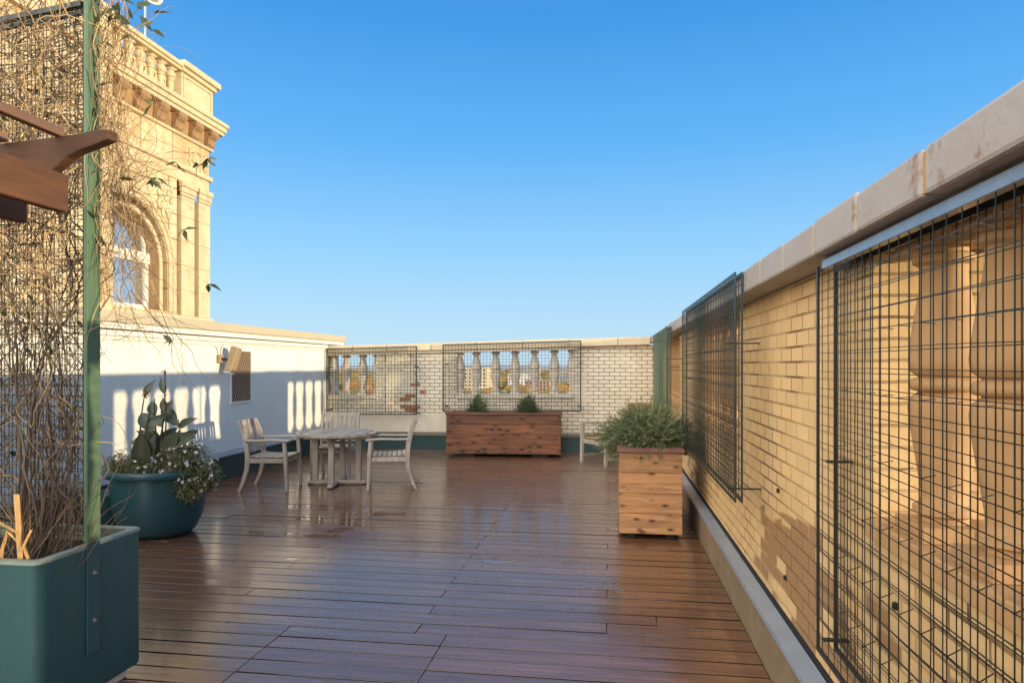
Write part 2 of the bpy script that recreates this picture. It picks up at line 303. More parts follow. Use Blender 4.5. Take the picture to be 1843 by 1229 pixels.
def deckm():
    m,N,L,P=newmat('wet_deck_boards'); g=N.new('ShaderNodeNewGeometry'); t=N.new('ShaderNodeTexCoord')
    cb=N.new('ShaderNodeCombineXYZ'); sc=math_(N,L,'MULTIPLY',g.outputs['Random Per Island'],41.0); L.new(sc,cb.inputs[0]); L.new(sc,cb.inputs[2])
    ad=N.new('ShaderNodeVectorMath'); L.new(t.outputs['Object'],ad.inputs[0]); L.new(cb.outputs[0],ad.inputs[1])
    mp=N.new('ShaderNodeMapping'); mp.inputs['Scale'].default_value=(1,16,1); L.new(ad.outputs[0],mp.inputs[0])
    n=tex(N,L,mp,1.7,7,.62,.5); r=ramp(N,[(.28,(.25,.122,.062)),(.5,(.17,.080,.040)),(.75,(.095,.043,.022))]); L.new(n.outputs[0],r.inputs[0])
    r3=ramp(N,[(0,(.86,.86,.87)),(1,(1.13,1.12,1.1))]); L.new(g.outputs['Random Per Island'],r3.inputs[0]); out=mixc(N,L,1.0,r.outputs[0],r3.outputs[0],'MULTIPLY')
    big=tex(N,L,t,.9,3,.55); wet=ramp(N,[(.40,(0,0,0)),(.58,(1,1,1))]); L.new(big.outputs[0],wet.inputs[0])
    out=mixc(N,L,math_(N,L,'MULTIPLY',wet.outputs[0],.35),out,(.075,.034,.023))
    sp=N.new('ShaderNodeSeparateXYZ'); L.new(t.outputs['Object'],sp.inputs[0])
    fr=math_(N,L,'FRACT',math_(N,L,'DIVIDE',math_(N,L,'ADD',sp.outputs[1],2.6),PITCH_)); ed=math_(N,L,'ABSOLUTE',math_(N,L,'SUBTRACT',fr,.5)); rg=ramp(N,[(.435,(1,1,1)),(.465,(.08,.08,.08))]); L.new(ed,rg.inputs[0])
    out=mixc(N,L,1.0,out,rg.outputs[0],'MULTIPLY')   # edge grime, painted dark so the gaps between boards read dark
    # screw heads, two per board on every joist
    sxx=math_(N,L,'FRACT',math_(N,L,'DIVIDE',sp.outputs[0],.41)); dx=math_(N,L,'MULTIPLY',math_(N,L,'ABSOLUTE',math_(N,L,'SUBTRACT',sxx,.5)),.41)
    dy=math_(N,L,'MULTIPLY',math_(N,L,'ABSOLUTE',math_(N,L,'SUBTRACT',ed,.28)),PITCH_); rd=math_(N,L,'SQRT',math_(N,L,'ADD',math_(N,L,'MULTIPLY',dx,dx),math_(N,L,'MULTIPLY',dy,dy)))
    scw=ramp(N,[(.0048,(.25,.25,.25)),(.0062,(1,1,1))]); L.new(rd,scw.inputs[0]); out=mixc(N,L,1.0,out,scw.outputs[0],'MULTIPLY')
    L.new(out,P.inputs['Base Color'])
    # roughness: wet film with streaks, clear puddles in a few low spots
    pm=N.new('ShaderNodeMapping'); pm.inputs['Scale'].default_value=(1,2.2,1); pm.inputs['Location'].default_value=(3.1,.4,0); L.new(t.outputs['Object'],pm.inputs[0])
    pn=tex(N,L,pm,1.1,4,.55); pud=ramp(N,[(.60,(0,0,0)),(.625,(1,1,1))])
    vd=N.new('ShaderNodeVectorMath'); vd.operation='SUBTRACT'; vd.inputs[1].default_value=(-2.95,7.2,0); L.new(t.outputs['Object'],vd.inputs[0]); vl=N.new('ShaderNodeVectorMath'); vl.operation='LENGTH'; L.new(vd.outputs[0],vl.inputs[0])
    near=math_(N,L,'MAXIMUM',math_(N,L,'SUBTRACT',1.15,vl.outputs['Value']),0.0); near=math_(N,L,'MINIMUM',math_(N,L,'MULTIPLY',near,.30),.14)
    L.new(math_(N,L,'ADD',math_(N,L,'SUBTRACT',pn.outputs[0],.035),near),pud.inputs[0])
    ro=math_(N,L,'MULTIPLY_ADD',n.outputs[0],.28); ro.node.inputs[2].default_value=.16
    ro=math_(N,L,'SUBTRACT',ro,math_(N,L,'MULTIPLY',wet.outputs[0],.07))
    inv=math_(N,L,'SUBTRACT',1.0,pud.outputs[0]); ro=math_(N,L,'MULTIPLY',ro,inv); ro=math_(N,L,'MAXIMUM',ro,.03); L.new(ro,P.inputs['Roughness'])
    P.inputs['IOR'].default_value=1.6; P.inputs['Coat Weight'].default_value=.4; P.inputs['Coat Roughness'].default_value=.11; P.inputs['Coat IOR'].default_value=1.5; P.inputs['Coat IOR'].default_value=1.5
    h=math_(N,L,'MULTIPLY',n.outputs[0],inv)
    cup=tex(N,L,mp,.35,2,.5); h=math_(N,L,'ADD',h,math_(N,L,'MULTIPLY',math_(N,L,'MULTIPLY',cup.outputs[0],3.0),inv))
    bump(N,L,P,h,.45,.0035); return m
M['deck']=deckm()
M['dark']=plain('dark_void',(.012,.011,.01),None,5,.9,bmp=0)
M['concrete']=plain('roof_concrete',(.3,.27,.22),None,2,.85)
# ---------------------------------------------------------------- setting: far ground, deck, roof
GZ=-34
g=MB()
g.quad((-6000,-6000,GZ),(6000,-6000,GZ),(6000,7000,GZ),(-6000,7000,GZ))
tag(g.build('ground',plain('far_ground',(.16,.13,.07),(.10,.11,.05),.02,.95,bmp=0)),kind='structure')
tag(MB().box(-5.9,1.5,-3,13.4,GZ+.01,-.16).build('roof_deck_base',M['concrete']),kind='structure')
dk=MB(); PITCH=.163; y=-2.6; row=0
rr=random.Random(3)
while y<12.98:
    if y<4.08: js=[-4.2+rr.uniform(-.3,.3) if row%2 else -3.4,-2.0,-.99]
    else:
        js=[-1.19] if row%2 else [-4.1+rr.uniform(-.2,.2)*0]
        if not row%2: js.append(-.02 if row%4 else -2.6)
        if abs(y-4.45)<.1: js.append(.30)
    xs=[-5.62]+sorted(js)+[.838]
    for a,b in zip(xs,xs[1:]):
        dz=rr.uniform(-.0018,.0018); 
        n0=len(dk.v); dk.box(a+.0018,b-.0018,y+.0055,y+PITCH-.0055,-.035,dz)
        tilt=rr.uniform(-.0011,.0011); e=rr.uniform(-.0012,.0012)
        for i in (4,5,6,7):
            vx,vy,vz=dk.v[n0+i]; dk.v[n0+i]=(vx,vy,vz+(tilt if vy>y+.08 else -tilt)+(e if i in(5,6) else -e))
    y+=PITCH; row+=1
tag(dk.build('deck',M['deck'],bevel=.0035,seg=2,smooth=True),kind='structure')
# ---------------------------------------------------------------- balusters
def vase(h,r,kind='double'):
    if kind in('double','stout'):
        nk=.64 if kind=='stout' else .50
        H_=[(.66,.0),(.66,.02),(.86,.032),(.86,.055),(.66,.068),(nk,.085),(nk,.11),(nk+.10,.19),(nk*.5+.55,.29),(.96,.37),(1.0,.415),(.94,.45),(.76,.468),(.70,.474),(.90,.480),(.97,.49),(.98,.50)]
        P=H_+[(a,1-b) for a,b in H_[-2::-1]]
    else:
        P=[(.75,0),(.75,.02),(1,.04),(1,.07),(.62,.10),(.55,.16),(.62,.30),(.70,.42),(.62,.50),(.60,.52),(.85,.54),(.85,.58),(.62,.60),(.62,.62),(1.05,.70),(1.1,.76),(1.0,.83),(.62,.92),(.62,.94),(.95,.96),(.95,1)]
    return [(r*a,h*b) for a,b in P]
BAL_H=.93
def baluster_mesh(mat,h,r,kind,cap=.19,n=20):
    m=MB(); ch=.05*h
    m.box(-cap/2,cap/2,-cap/2,cap/2,0,ch); m.box(-cap/2,cap/2,-cap/2,cap/2,h-ch,h)
    m.lathe(vase(h-2*ch-.002,r,kind),n,(0,0,ch+.001)); o=m.build('baluster',mat,smooth=True); return o
# ---------------------------------------------------------------- right wall (painted brick parapet)
SILL=1.12; TOP=2.06
rw=thing('parapet_wall','long tan brick parapet with baluster openings running along the right side of the deck','wall',(1.07,5,0))
def rb(mb,name,mat,**k):
    mb.tf(lambda x,y,z:(x-1.07,y-5,z)); return mb.build(name,mat,rw,**k)
bays=[(.10,2.56),(5.05,7.41),(9.31,11.68)]
mb=MB().box(.92,1.5,-2.6,13.06,.10,SILL-.07)
prev=-2.6
for a,b in bays: mb.box(.92,1.5,prev,a,SILL-.069,TOP); prev=b
mb.box(.92,1.5,prev,13.06,SILL-.069,TOP)
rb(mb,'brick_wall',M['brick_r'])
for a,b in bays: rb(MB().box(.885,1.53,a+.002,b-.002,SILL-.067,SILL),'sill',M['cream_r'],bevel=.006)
for a,b in bays:   # plain cement reveals either side of an opening
    pass
y=-2.46+.0; idx=0
mg=MB(); rr=random.Random(5)
cy=-2.34
while cy<13.0:
    y1=min(cy+.46,13.4); w=rr.uniform(.004,.009)
    if abs(cy-1.80)<.2: w=.016
    dz=rr.uniform(-.006,.006)
    m=MB().box(.76+rr.uniform(0,.006),1.56,cy+w,y1-.004,TOP+.004,2.19+dz); rb(m,'coping_stone',M['coping'],bevel=.012,seg=2)
    cy=y1
rb(MB().box(.768,1.54,-2.3,13.35,TOP+.012,2.176),'coping_mortar',M['mortar'])
rb(MB().prism([(.842,-.05),(.842,.27),(.918,.27),(.918,-.05)],'y',-2.6,13.0),'curb_board',M['board'])
rb(MB().prism([(.826,.262),(.83,.285),(.906,.300),(.917,.33),(.9195,.33),(.9195,.272)],'y',-2.6,13.0),'flashing',M['flash'])
rb(MB().prism([(.908,.302),(.911,.334),(.9195,.338),(.9195,.300)],'y',-2.6,13.0),'flashing_lip',M['dark'])
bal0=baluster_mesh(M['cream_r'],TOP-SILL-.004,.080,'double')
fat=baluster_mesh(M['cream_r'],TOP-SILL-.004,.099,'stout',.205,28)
first=True
for bi,(a,b) in enumerate(bays):
    n=7 if bi==0 else 6; p=(b-a)/n
    for i in range(0,n+1):
        if bi==0 and i>5: continue
        src=fat if bi==0 else bal0; o=src if i==0 and bi<2 else src.copy()
        if not (i==0 and bi<2): col.objects.link(o)
        o.parent=rw
        yy=a+p*i
        if bi==0:
            yy=2.27-.37*i
            if i>5: continue
        if i==0 and bi: yy+=.035
        if i==n and bi: yy-=.035
        o.location=(.99+.03-1.07,yy-5,SILL+.002)
# small dark iron hooks & cement lumps on the wall
mm=MB()
for (yy,zz) in ((3.9,.95),(3.75,.52),(2.35,.86)): mm.lathe([(.0,0),(.016,.002),(.02,.012),(.012,.02),(.0,.022)],8,(0,0,0),cap=False) if 0 else mm.box(.905,.921,yy,yy+.02,zz,zz+.025)
rb(mm,'wall_anchor',M['blackframe'],bevel=.004)
# ---------------------------------------------------------------- end wall
def zs(x,z): return z*(1-.07*max(0,(.9-x))/6.5)
bw=thing('parapet_wall','pale painted brick parapet with baluster openings closing the far end of the deck','wall',(-2.3,13.2,0))
def bb(mb,name,mat,**k):
    mb.tf(lambda x,y,z:(x+2.3,y-13.2,zs(x,z))); return mb.build(name,mat,bw,**k)
bayB=[(-5.60,-4.60),(-2.97,-.69)]
ed=[-5.6,-4.6,-2.97,-.69,.915]
m=MB()
for a,b in zip(ed,ed[1:]): m.box(a,b,13.06,13.34,-.05,1.04)
m.box(-4.6,-2.97,13.06,13.34,1.04,TOP-.03); m.box(-.69,.915,13.06,13.34,1.04,TOP-.03)
bb(m,'brick_wall',M['brick_b'])
bb(MB().box(-5.598,-4.602,13.02,13.37,1.042,1.12),'sill',M['cream_b'],bevel=.006)
bb(MB().box(-2.968,-.692,13.02,13.37,1.042,1.12),'sill',M['cream_b'],bevel=.006)
bb(MB().box(-5.6,-2.0,13.045,13.058,.36,.72),'render_band',M['cream_b'])
bb(MB().box(-5.6,.84,12.99,13.043,-.03,.30),'wall_base',M['teal_wall'])
bb(MB().prism([(12.965,.285),(12.965,.305),(13.04,.345),(13.056,.345),(13.056,.302)],'x',-5.6,.84),'flashing',M['wet_flash'])
rr=random.Random(9); cx=-5.75
while cx<.75:
    x1=min(cx+rr.choice([.62,.7,.9]),.755)
    if .755-x1<.3:x1=.755
    bb(MB().box(cx+.003,x1-.003,12.93,13.45,TOP-.028,2.185+rr.uniform(-.004,.004)),'coping_stone',M['coping_b'],bevel=.01); cx=x1
    if x1>=.755:break
# soft ledge moulding under the coping
bb(MB().box(-5.6,-.6,12.985,13.058,TOP-.085,TOP-.032),'coping_moulding',M['cream_b'],bevel=.012)
balb=baluster_mesh(M['cream_b'],.905,.104,'double',.17)
first=True
for xx in (-5.56,-5.28,-4.93,-4.63,-2.93,-2.60,-2.215,-1.83,-1.45,-1.065,-.72):
    o=balb if first else balb.copy()
    if not first: col.objects.link(o)
    first=False; o.parent=bw; o.location=(xx+2.3,0,zs(xx,1.122)); o.scale=(1,1,(zs(xx,TOP-.03)-zs(xx,1.122))/.905)
# ---------------------------------------------------------------- mesh cages on the walls
def cage_side(y0,y1,z0,z1,label,x0=.82,x1=.885,pitch=.070,r=.0018,layers=2,frame=M['blackframe'],wire=M['greenwire'],topm=None,fr=.009,ties=True):
    t=thing('mesh_cage',label,'wire screen',(x1,(y0+y1)/2,z0),0,'welded wire screens over the baluster openings')
    def W(mb,name,mat,**k):
        mb.tf(lambda x,y,z:(x-x1,y-(y0+y1)/2,z-z0)); return mb.build(name,mat,t,**k)
    for X,h in ((x0,fr),(x1,fr*1.25)):
        m=MB()
        m.box(X-.004,X+.004,y1-h*2,y1,z0,z1); m.box(X-.004,X+.004,y0,y0+h*2,z0,z1)
        m.box(X-.004,X+.004,y0+2*h,y1-2*h,z0,z0+h*2)
        if not(topm and X==x0): m.box(X-.004,X+.004,y0+2*h,y1-2*h,z1-h*2,z1)
        W(m,'frame',frame)
    if topm: W(MB().box(x0-.012,x0+.018,y0+.1,y1-.10,z1-.022,z1+.012),'top_rail',topm,bevel=.002)
    rr=random.Random(int(y0*10)+3)
    for X in (x0,x1)[:layers]:
        m=MB(); ny=int((y1-y0)/pitch); nz=int((z1-z0)/pitch*1.03); off=0 if X==x0 else pitch*.35
        for i in range(1,ny):
            yy=y0+i*(y1-y0)/ny+off; yy=min(yy,y1-.02); m.wire((X-r,yy+rr.uniform(-.002,.002),z0),(X-r,yy+rr.uniform(-.002,.002),z1),r)
        for j in range(1,nz):
            zz=z0+j*(z1-z0)/nz+off*.4; k=8; pp=[(X+r,y0+(y1-y0)*q/k,zz+(rr.uniform(-.004,.004))) for q in range(k+1)]; 
            for p,q in zip(pp,pp[1:]): m.wire(p,q,r)
        if not(ties and X==x0): W(m,'wire_mesh',wire); continue
        nz=int((z1-z0)/pitch*1.03); ny=int((y1-y0)/pitch)
        for j in range(1,nz):
            for i in range(1,ny-1):
                if (i*3+j*2)%6==0:
                    yy=y0+i*(y1-y0)/ny; zz=z0+j*(z1-z0)/nz; m.wire((x0-.004,yy,zz),(x1-.004,yy+.06,zz),r*.95)
        W(m,'wire_mesh',wire)
    for (yy,zz) in ((y0+.3,z0+.03),(y0+.35,z1-.4),(y1-.06,z0+.06),(y1-.1,(z0+z1)/2)):
        W(MB().box(x0+.004,.918,yy-.012,yy+.012,zz-.004,zz+.004),'bracket',frame)
    return t
cage_side(-.6,2.87,.52,2.04,'nearest wire cage, over the big balusters at the right edge',r=.0014,topm=M['galv'])
cage_side(4.06,6.95,.86,2.185,'dark green wire cage hanging out from the wall behind the tall cedar planter',x0=.715,x1=.752,frame=M['greenframe'],r=.0020,pitch=.075)
cage_side(8.6,11.35,.83,2.13,'farthest wire cage on the side parapet, next to the far corner',x0=.705,x1=.745,frame=M['greenframe'],wire=M['palewire'],r=.0022,pitch=.08,ties=False)
def cage_end(xa,xb,z0,z1,label,Y=12.86,frame=M['greenframe'],yback=12.925):
    t=thing('mesh_cage',label,'wire screen',((xa+xb)/2,Y,0),0,'welded wire screens over the baluster openings')
    c=(xa+xb)/2
    def W(mb,name,mat,**k):
        mb.tf(lambda x,y,z:(x-c,y-Y,zs(x,z))); return mb.build(name,mat,t,**k)
    h=.012; m=MB()
    m.box(xa,xa+2*h,Y-.006,Y+.006,z0,z1); m.box(xb-2*h,xb,Y-.006,Y+.006,z0,z1); m.box(xa+2*h,xb-2*h,Y-.006,Y+.006,z0,z0+2*h); m.box(xa+2*h,xb-2*h,Y-.006,Y+.006,z1-2*h,z1)
    W(m,'frame',frame)
    m=MB(); p=.062; n=int((xb-xa)/p)
    for i in range(1,n): x=xa+i*(xb-xa)/n; m.wire((x,Y-.003,z0),(x,Y-.003,z1),.0030)
    n=int((z1-z0)/p)
    for i in range(1,n): z=z0+i*(z1-z0)/n; m.wire((xa,Y+.003,z),(xb,Y+.003,z),.0030)
    W(m,'wire_mesh',M['greenwire'])
    for (x,z) in ((xa+.05,z0+.1),(xb-.05,z0+.1),(xb-.03,z1-.42),(xa+.05,z1-.4)): W(MB().box(x-.012,x+.012,Y+.006,13.055 if z<1.9 else yback,z-.012,z+.012),'bracket',frame)
    return t
cage_end(-5.56,-3.71,.72,2.125,'wire screen over the narrow far opening beside the white wall')
cage_end(-3.20,-.53,.79,2.145,'wide wire screen over the far opening behind the dark planter box')
# ---------------------------------------------------------------- white penthouse on the left
ph=thing('penthouse','low white rendered building with flat tan roof edge along the left of the deck','building',(-8,5,0))
def pb(mb,name,mat,parent=None,**k):
    mb.tf(lambda x,y,z:(x+8,y-5,z)); return mb.build(name,mat,parent or ph,**k)
m=MB(); seams=[-3,-1.4,.2,1.8,3.4,4.95,6.55,8.12,9.50,11.3,13.055]
for a,b in zip(seams,seams[1:]): m.box(-5.85,-5.61,a+.0025,b-.0025,.34,2.05)
m.box(-5.84,-5.62,-3,13.05,.33,2.04); m.box(-13,-5.86,-3,13.6,-.1,2.04); m.box(-5.86,-5.61,13.345,13.6,-.1,2.04)
pb(m,'wall',M['plaster'])
pb(MB().box(-5.60,-5.50,-3,12.95,-.03,.335),'wall_base',M['teal_wall'])
pb(MB().prism([(-5.49,.325),(-5.46,.335),(-5.46,.35),(-5.585,.385),(-5.608,.385),(-5.608,.337)],'y',-3,12.95),'flashing',M['galv'])
pb(MB().box(-13.2,-5.50,-3.2,13.75,2.135,2.26),'roof_edge',M['fascia'],bevel=.01)
pb(MB().box(-13.15,-5.54,-3.15,13.70,2.065,2.133),'fascia_board',M['whitepaint'],bevel=.004)
pb(MB().box(-5.609,-5.56,-3.0,13.04,1.985,2.035),'eaves_moulding',M['whitepaint'],bevel=.012)
# conduit along the wall
m=MB(); m.tube([(-5.59,-2,1.945),(-5.59,8.95,1.945),(-5.585,9.08,1.93),(-5.585,9.14,1.86),(-5.585,9.15,1.80)],.011,6); m.tube([(-5.585,9.21,1.80),(-5.585,9.22,1.88),(-5.59,9.30,1.955),(-5.59,9.6,1.965),(-5.59,12.9,1.955)],.010,6)
pb(m,'conduit',M['whitepaint'],smooth=True)
v=pb(MB().box(-5.608,-5.588,9.47,9.50,1.07,1.89).box(-5.608,-5.588,10.05,10.08,1.07,1.89).box(-5.608,-5.588,9.50,10.05,1.07,1.10).box(-5.608,-5.588,9.50,10.05,1.86,1.89),'vent',M['whitepaint'])
pb(MB().box(-5.609,-5.604,9.50,10.05,1.10,1.86),'vent_panel',M['louvre'],v)
m=MB(); 
for k in range(-14,24):
    y0=9.50+k*.055
    for sgn in (1,-1):
        # diamond bars clipped to the opening
        a=(y0,1.10); L=.76; 
        pts=[]
        for q in range(0,21):
            zz=1.10+L*q/20; yy=y0+sgn*.62*(zz-1.10)+(0 if sgn>0 else .0)
            if 9.50<=yy<=10.05: pts.append((-5.597+.002*sgn,yy,zz))
        if len(pts)>1: m.bar(pts[0],pts[-1],.004,.007,(1,0,0))
pb(m,'vent_grille',M['grille'],v)
# flood light on the wall
fl=thing('wall_lamp','tan box-shaped flood lamp tilted down on the white wall beside the vent','lamp',(-5.6,9.17,1.74))
MB().box(.0,.05,-.05,.05,-.06,.06).build('junction_box',M['lampmetal'],fl,bevel=.006)
MB().tube([(.05,0,0),(.12,.03,-.01)],.022,8).build('swivel_arm',M['blackframe'],fl,smooth=True)
m=MB(); a=Vector((.16,.02,.17)); b=Vector((.10,-.02,-.18)); m.bar((.20,.14,.17),(.13,.05,-.20),.12,.15,(0,1,0)); m.build('lamp_housing',M['lampmetal'],fl,bevel=.02,seg=2)
MB().bar((.131,.052,-.197),(.129,.049,-.209),.105,.135,(0,1,0)).build('lamp_glass',M['glass'],fl)
# ---------------------------------------------------------------- ornate terracotta tower behind
TX=-14.0
tw=thing('terracotta_building','ornate cream terracotta building with arched window and roof balustrade rising at upper left','building',(TX,18,0))
def tb(mb,name,mat,parent=None,**k):
    mb.tf(lambda x,y,z:(x-TX,y-18,z)); return mb.build(name,mat,parent or tw,**k)
YE=22.37; AC=(18.2,4.80)
# facade panel with arched openings: piers + spandrels by polygons
def arch_panel(m,x0,x1,y0,y1,z0,z1,cy,cz,r,zb):
    N=28
    pts=[(cy+r*math.cos(PI*i/N),cz+r*math.sin(PI*i/N)) for i in range(N+1)]
    m.box(x0,x1,y0,cy-r,z0,z1); m.box(x0,x1,cy+r,y1,z0,z1); m.box(x0,x1,cy-r,cy+r,z0,zb)
    for (ya,za),(yb,zb_) in zip(pts,pts[1:]):
        n=len(m.v)
        for x in (x0,x1): m.v+=[(x,ya,za),(x,yb,zb_),(x,yb,z1),(x,ya,z1)]
        m.f+=[(n,n+1,n+2,n+3),(n+7,n+6,n+5,n+4),(n,n+4,n+5,n+1),(n+2,n+6,n+7,n+3)]
m=MB(); centres=[AC[0]]
edges=[20.5,14.95]
for c,(b,a) in zip(centres,zip(edges,edges[1:])):
    arch_panel(m,TX-.62,TX,a,b,3.3,7.70,c,AC[1],1.83,3.36)
tb(MB().box(TX-.62,TX-.5,20.502,22.20,GZ,7.70),'shaded_recess',M['terra_d']); m.box(TX-.62,TX,14.95,20.5,GZ,3.3)  # dark backing colour stands in for the shade between pilasters
tb(m,'wall',M['terra'])
tb(MB().box(TX-9,TX-.9,2.5,22.3,GZ,9.2),'wall_core',M['terra_s'])
def ringarc(m,cy,cz,r0,r1,x0,x1,N=28,zb=3.36):
    prof=[(cy+math.cos(PI*i/N),cz+math.sin(PI*i/N)) for i in range(N+1)]
    P=[(1,None)]
    def P2(r,i): return (cy+r*math.cos(PI*i/N),cz+r*math.sin(PI*i/N))
    for i in range(N):
        a0,b0=P2(r0,i),P2(r0,i+1); a1,b1=P2(r1,i),P2(r1,i+1); n=len(m.v)
        for x in (x0,x1): m.v+=[(x,*a0),(x,*b0),(x,*b1),(x,*a1)]
        m.f+=[(n,n+1,n+2,n+3),(n+7,n+6,n+5,n+4),(n,n+4,n+5,n+1),(n+2,n+6,n+7,n+3)]
    for s in (1,-1):
        ya,yb=sorted((cy+s*r0,cy+s*r1)); m.box(x0,x1,ya,yb,zb,cz)
for c in centres:
    m=MB(); ringarc(m,c,AC[1],1.50,1.64,TX-.60,TX-.02);  ringarc(m,c,AC[1],1.86,2.02,TX+.002,TX+.06); ringarc(m,c,AC[1],2.022,2.10,TX+.002,TX+.10)
    tb(m,'arch_moulding',M['terra_s'],bevel=.012)
    m=MB(); ringarc(m,c,AC[1],1.462,1.498,TX-.39,TX-.04); ringarc(m,c,AC[1],1.642,1.828,TX-.60,TX-.34); tb(m,'arch_reveal',M['terra_d'])  # reveal in ornament brown; groove backing painted dark for its shade
    # spandrel relief
    rr=random.Random(2)
    for s in (1,-1):
        m=MB()
        for k in range(34):
            yy=c+s*rr.uniform(1.35,2.02); zz=rr.uniform(6.35,7.35)
            if math.hypot(yy-c,zz-AC[1])<2.2: continue
            m.lathe([(.0,0),(.08,.02),(.09,.06),(.04,.10),(0,.11)],7,(0,0,0),cap=False)
            n=7*5
            rz=rr.uniform(0,PI); sx=rr.uniform(.6,1.7)
            for i in range(len(m.v)-n,len(m.v)):
                px,py,pz=m.v[i]; qx=px*sx; qy=py
                m.v[i]=(TX+pz*.8,yy+qx*math.cos(rz)-qy*math.sin(rz),zz+qx*math.sin(rz)+qy*math.cos(rz))
        if m.v: tb(m,'spandrel_relief',M['terra_s'],smooth=True)
    # window
    w=MB(); X0,X1=TX-.50,TX-.40
    w.box(X0,X1,c-1.50,c-1.32,3.4,5.0); w.box(X0,X1,c+1.32,c+1.50,3.4,5.0); w.box(X0,X1,c-1.32,c+1.32,3.4,3.52); w.box(X0-.02,X1+.06,c-1.5,c+1.5,4.82,5.16)
    ringarc(w,c,5.16,1.28,1.36,X0,X1,zb=5.15)
    wo=tb(w,'window',M['whitepaint'],bevel=.012)
    gl=MB(); gl.box(X0+.03,X0+.05,c-1.33,c+1.33,3.5,4.83)
    gl.prism([(c+1.3*math.cos(PI*i/24),5.16+1.3*math.sin(PI*i/24)) for i in range(25)],'x',X0+.03,X0+.05); tb(gl,'pane',M['glass'],wo)
tb(MB().box(TX-.02,TX+.14,2.5,22.42,2.96,3.28),'sill_course',M['terra_s'],bevel=.015)
# pilasters right of the window with dark reveals between
for (a,b) in ((20.66,21.36),(21.62,22.27)):
    m=MB()
    z=3.28
    for q in (4.1,4.93,5.74,6.55,7.24): m.box(TX-.49,TX+.07,a,b,z+.014,q-.014); z=q
    m.box(TX-.495,TX+.04,a+.02,b-.02,3.28,7.24)
    tb(m,'pilaster',M['terra_s'],bevel=.006)
    tb(MB().box(TX+.002,TX+.10,a-.02,b+.02,7.24,7.34).box(TX+.002,TX+.13,a-.04,b+.04,7.342,7.52).box(TX+.002,TX+.17,a-.07,b+.07,7.522,7.70),'capital',M['terra_s'],bevel=.02)
m=MB().box(TX-.6,TX+.05,2.5,22.25,7.702,8.08).box(TX-.6,TX+.14,2.5,22.36,8.082,8.24); tb(m,'architrave',M['terra_s'],bevel=.02)
# frieze with blocks and a relief panel near the corner
tb(MB().box(TX-.6,TX+.02,2.5,22.27,8.242,9.16),'frieze',stone_blocks('frieze_blocks',(.74,.60,.38),(.62,.46,.26),1.5,2.0,1,(.4,.27,.14)))
for cY in (21.55,):
    m=MB(); rr=random.Random(4)
    for s in (-.42,.42):
        for k in range(9):
            zz=8.92-k*.065; m.lathe([(0,0),(.05,.01),(.05,.05),(0,.07)],7,(0,0,0),cap=False)
            for i in range(len(m.v)-28,len(m.v)):
                px,py,pz=m.v[i]; m.v[i]=(TX+.02+pz*1.2,cY+s+px+rr.uniform(-.004,.004)+.03*math.sin(k*1.7),zz+py*.9)
    for k in range(17):
        t=k/16*2-1; m.tube([(TX+.03,cY+t*.40-.04,8.68+.28*t*t-.18),(TX+.11,cY+t*.40,8.70+.28*t*t-.18),(TX+.03,cY+t*.40+.04,8.69+.28*t*t-.18)],.045,6)
    m.tube([(TX+.03,cY-.42,8.95),(TX+.06,cY-.2,8.84),(TX+.03,cY,8.93),(TX+.06,cY+.2,8.84),(TX+.03,cY+.42,8.95)],.025,6)
    tb(m,'garland_relief',M['terra_s'],smooth=True)
tb(MB().box(TX-.6,TX+.12,2.5,22.42,9.162,9.26),'bed_moulding',M['terra_s'],bevel=.02)
tb(MB().box(TX-.6,TX+.05,2.5,22.33,9.262,9.80),'painted_shade_soffit',M['terra_d'])  # brown shade under the cornice, painted in as a darker band
# modillion brackets
def modillion():
    prof=[(0,.0),(.06,-.02),(.11,.02),(.14,.10),(.16,.20),(.19,.26),(.24,.28),(.29,.33),(.32,.42),(.32,.52),(0,.52)]
    m=MB(); m.prism(prof,'y',-.19,.19)
    m.v=[(x,y,z) for x,y,z in m.v]
    m.lathe([(.085,-.215),(.085,.215)],14,(0,0,0)); 
    for i in range(len(m.v)-28,len(m.v)): x,y,z=m.v[i]; m.v[i]=(x+.08,z,y+.10)
    m.lathe([(.06,-.21),(.06,.21)],12,(0,0,0))
    for i in range(len(m.v)-24,len(m.v)): x,y,z=m.v[i]; m.v[i]=(x+.27,z,y+.40)
    return m
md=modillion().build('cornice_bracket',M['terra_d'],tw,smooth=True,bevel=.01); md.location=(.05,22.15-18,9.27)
yy=22.15-.9
while yy>16.5:
    o=md.copy(); col.objects.link(o); o.location=(.05,yy-18,9.27); yy-=.9
tb(MB().box(TX-.6,TX+.35,2.5,22.72,9.802,9.93).box(TX-.6,TX+.41,2.5,22.78,9.932,10.10).box(TX-.6,TX+.47,2.5,22.84,10.102,10.24),'cornice',M['terra_s'],bevel=.03,seg=2)
tb(MB().box(TX-.6,TX+.22,2.5,22.5,10.242,10.36),'balustrade_plinth',M['terra_s'],bevel=.015)
m=MB().box(TX-.32,TX+.10,20.62,22.40,10.362,11.28).box(TX+.102,TX+.14,20.70,22.32,10.40,10.50).box(TX+.102,TX+.14,20.70,22.32,11.14,11.24).box(TX+.102,TX+.14,20.70,20.80,10.50,11.14).box(TX+.102,TX+.14,22.22,22.32,10.50,11.14)
tb(m,'pedestal',M['terra_s'],bevel=.012)
tb(MB().box(TX-.36,TX+.16,2.5,20.6,11.282,11.38).box(TX-.40,TX+.22,2.5,20.62,11.382,11.52).box(TX-.38,TX+.20,20.56,22.48,11.282,11.42).box(TX-.44,TX+.30,20.52,22.60,11.422,11.62),'handrail',M['terra_s'],bevel=.02)
tb(MB().box(TX-.9,TX-.5,16.0,22.2,10.242,11.2),'parapet_backing',M['terra_s'])
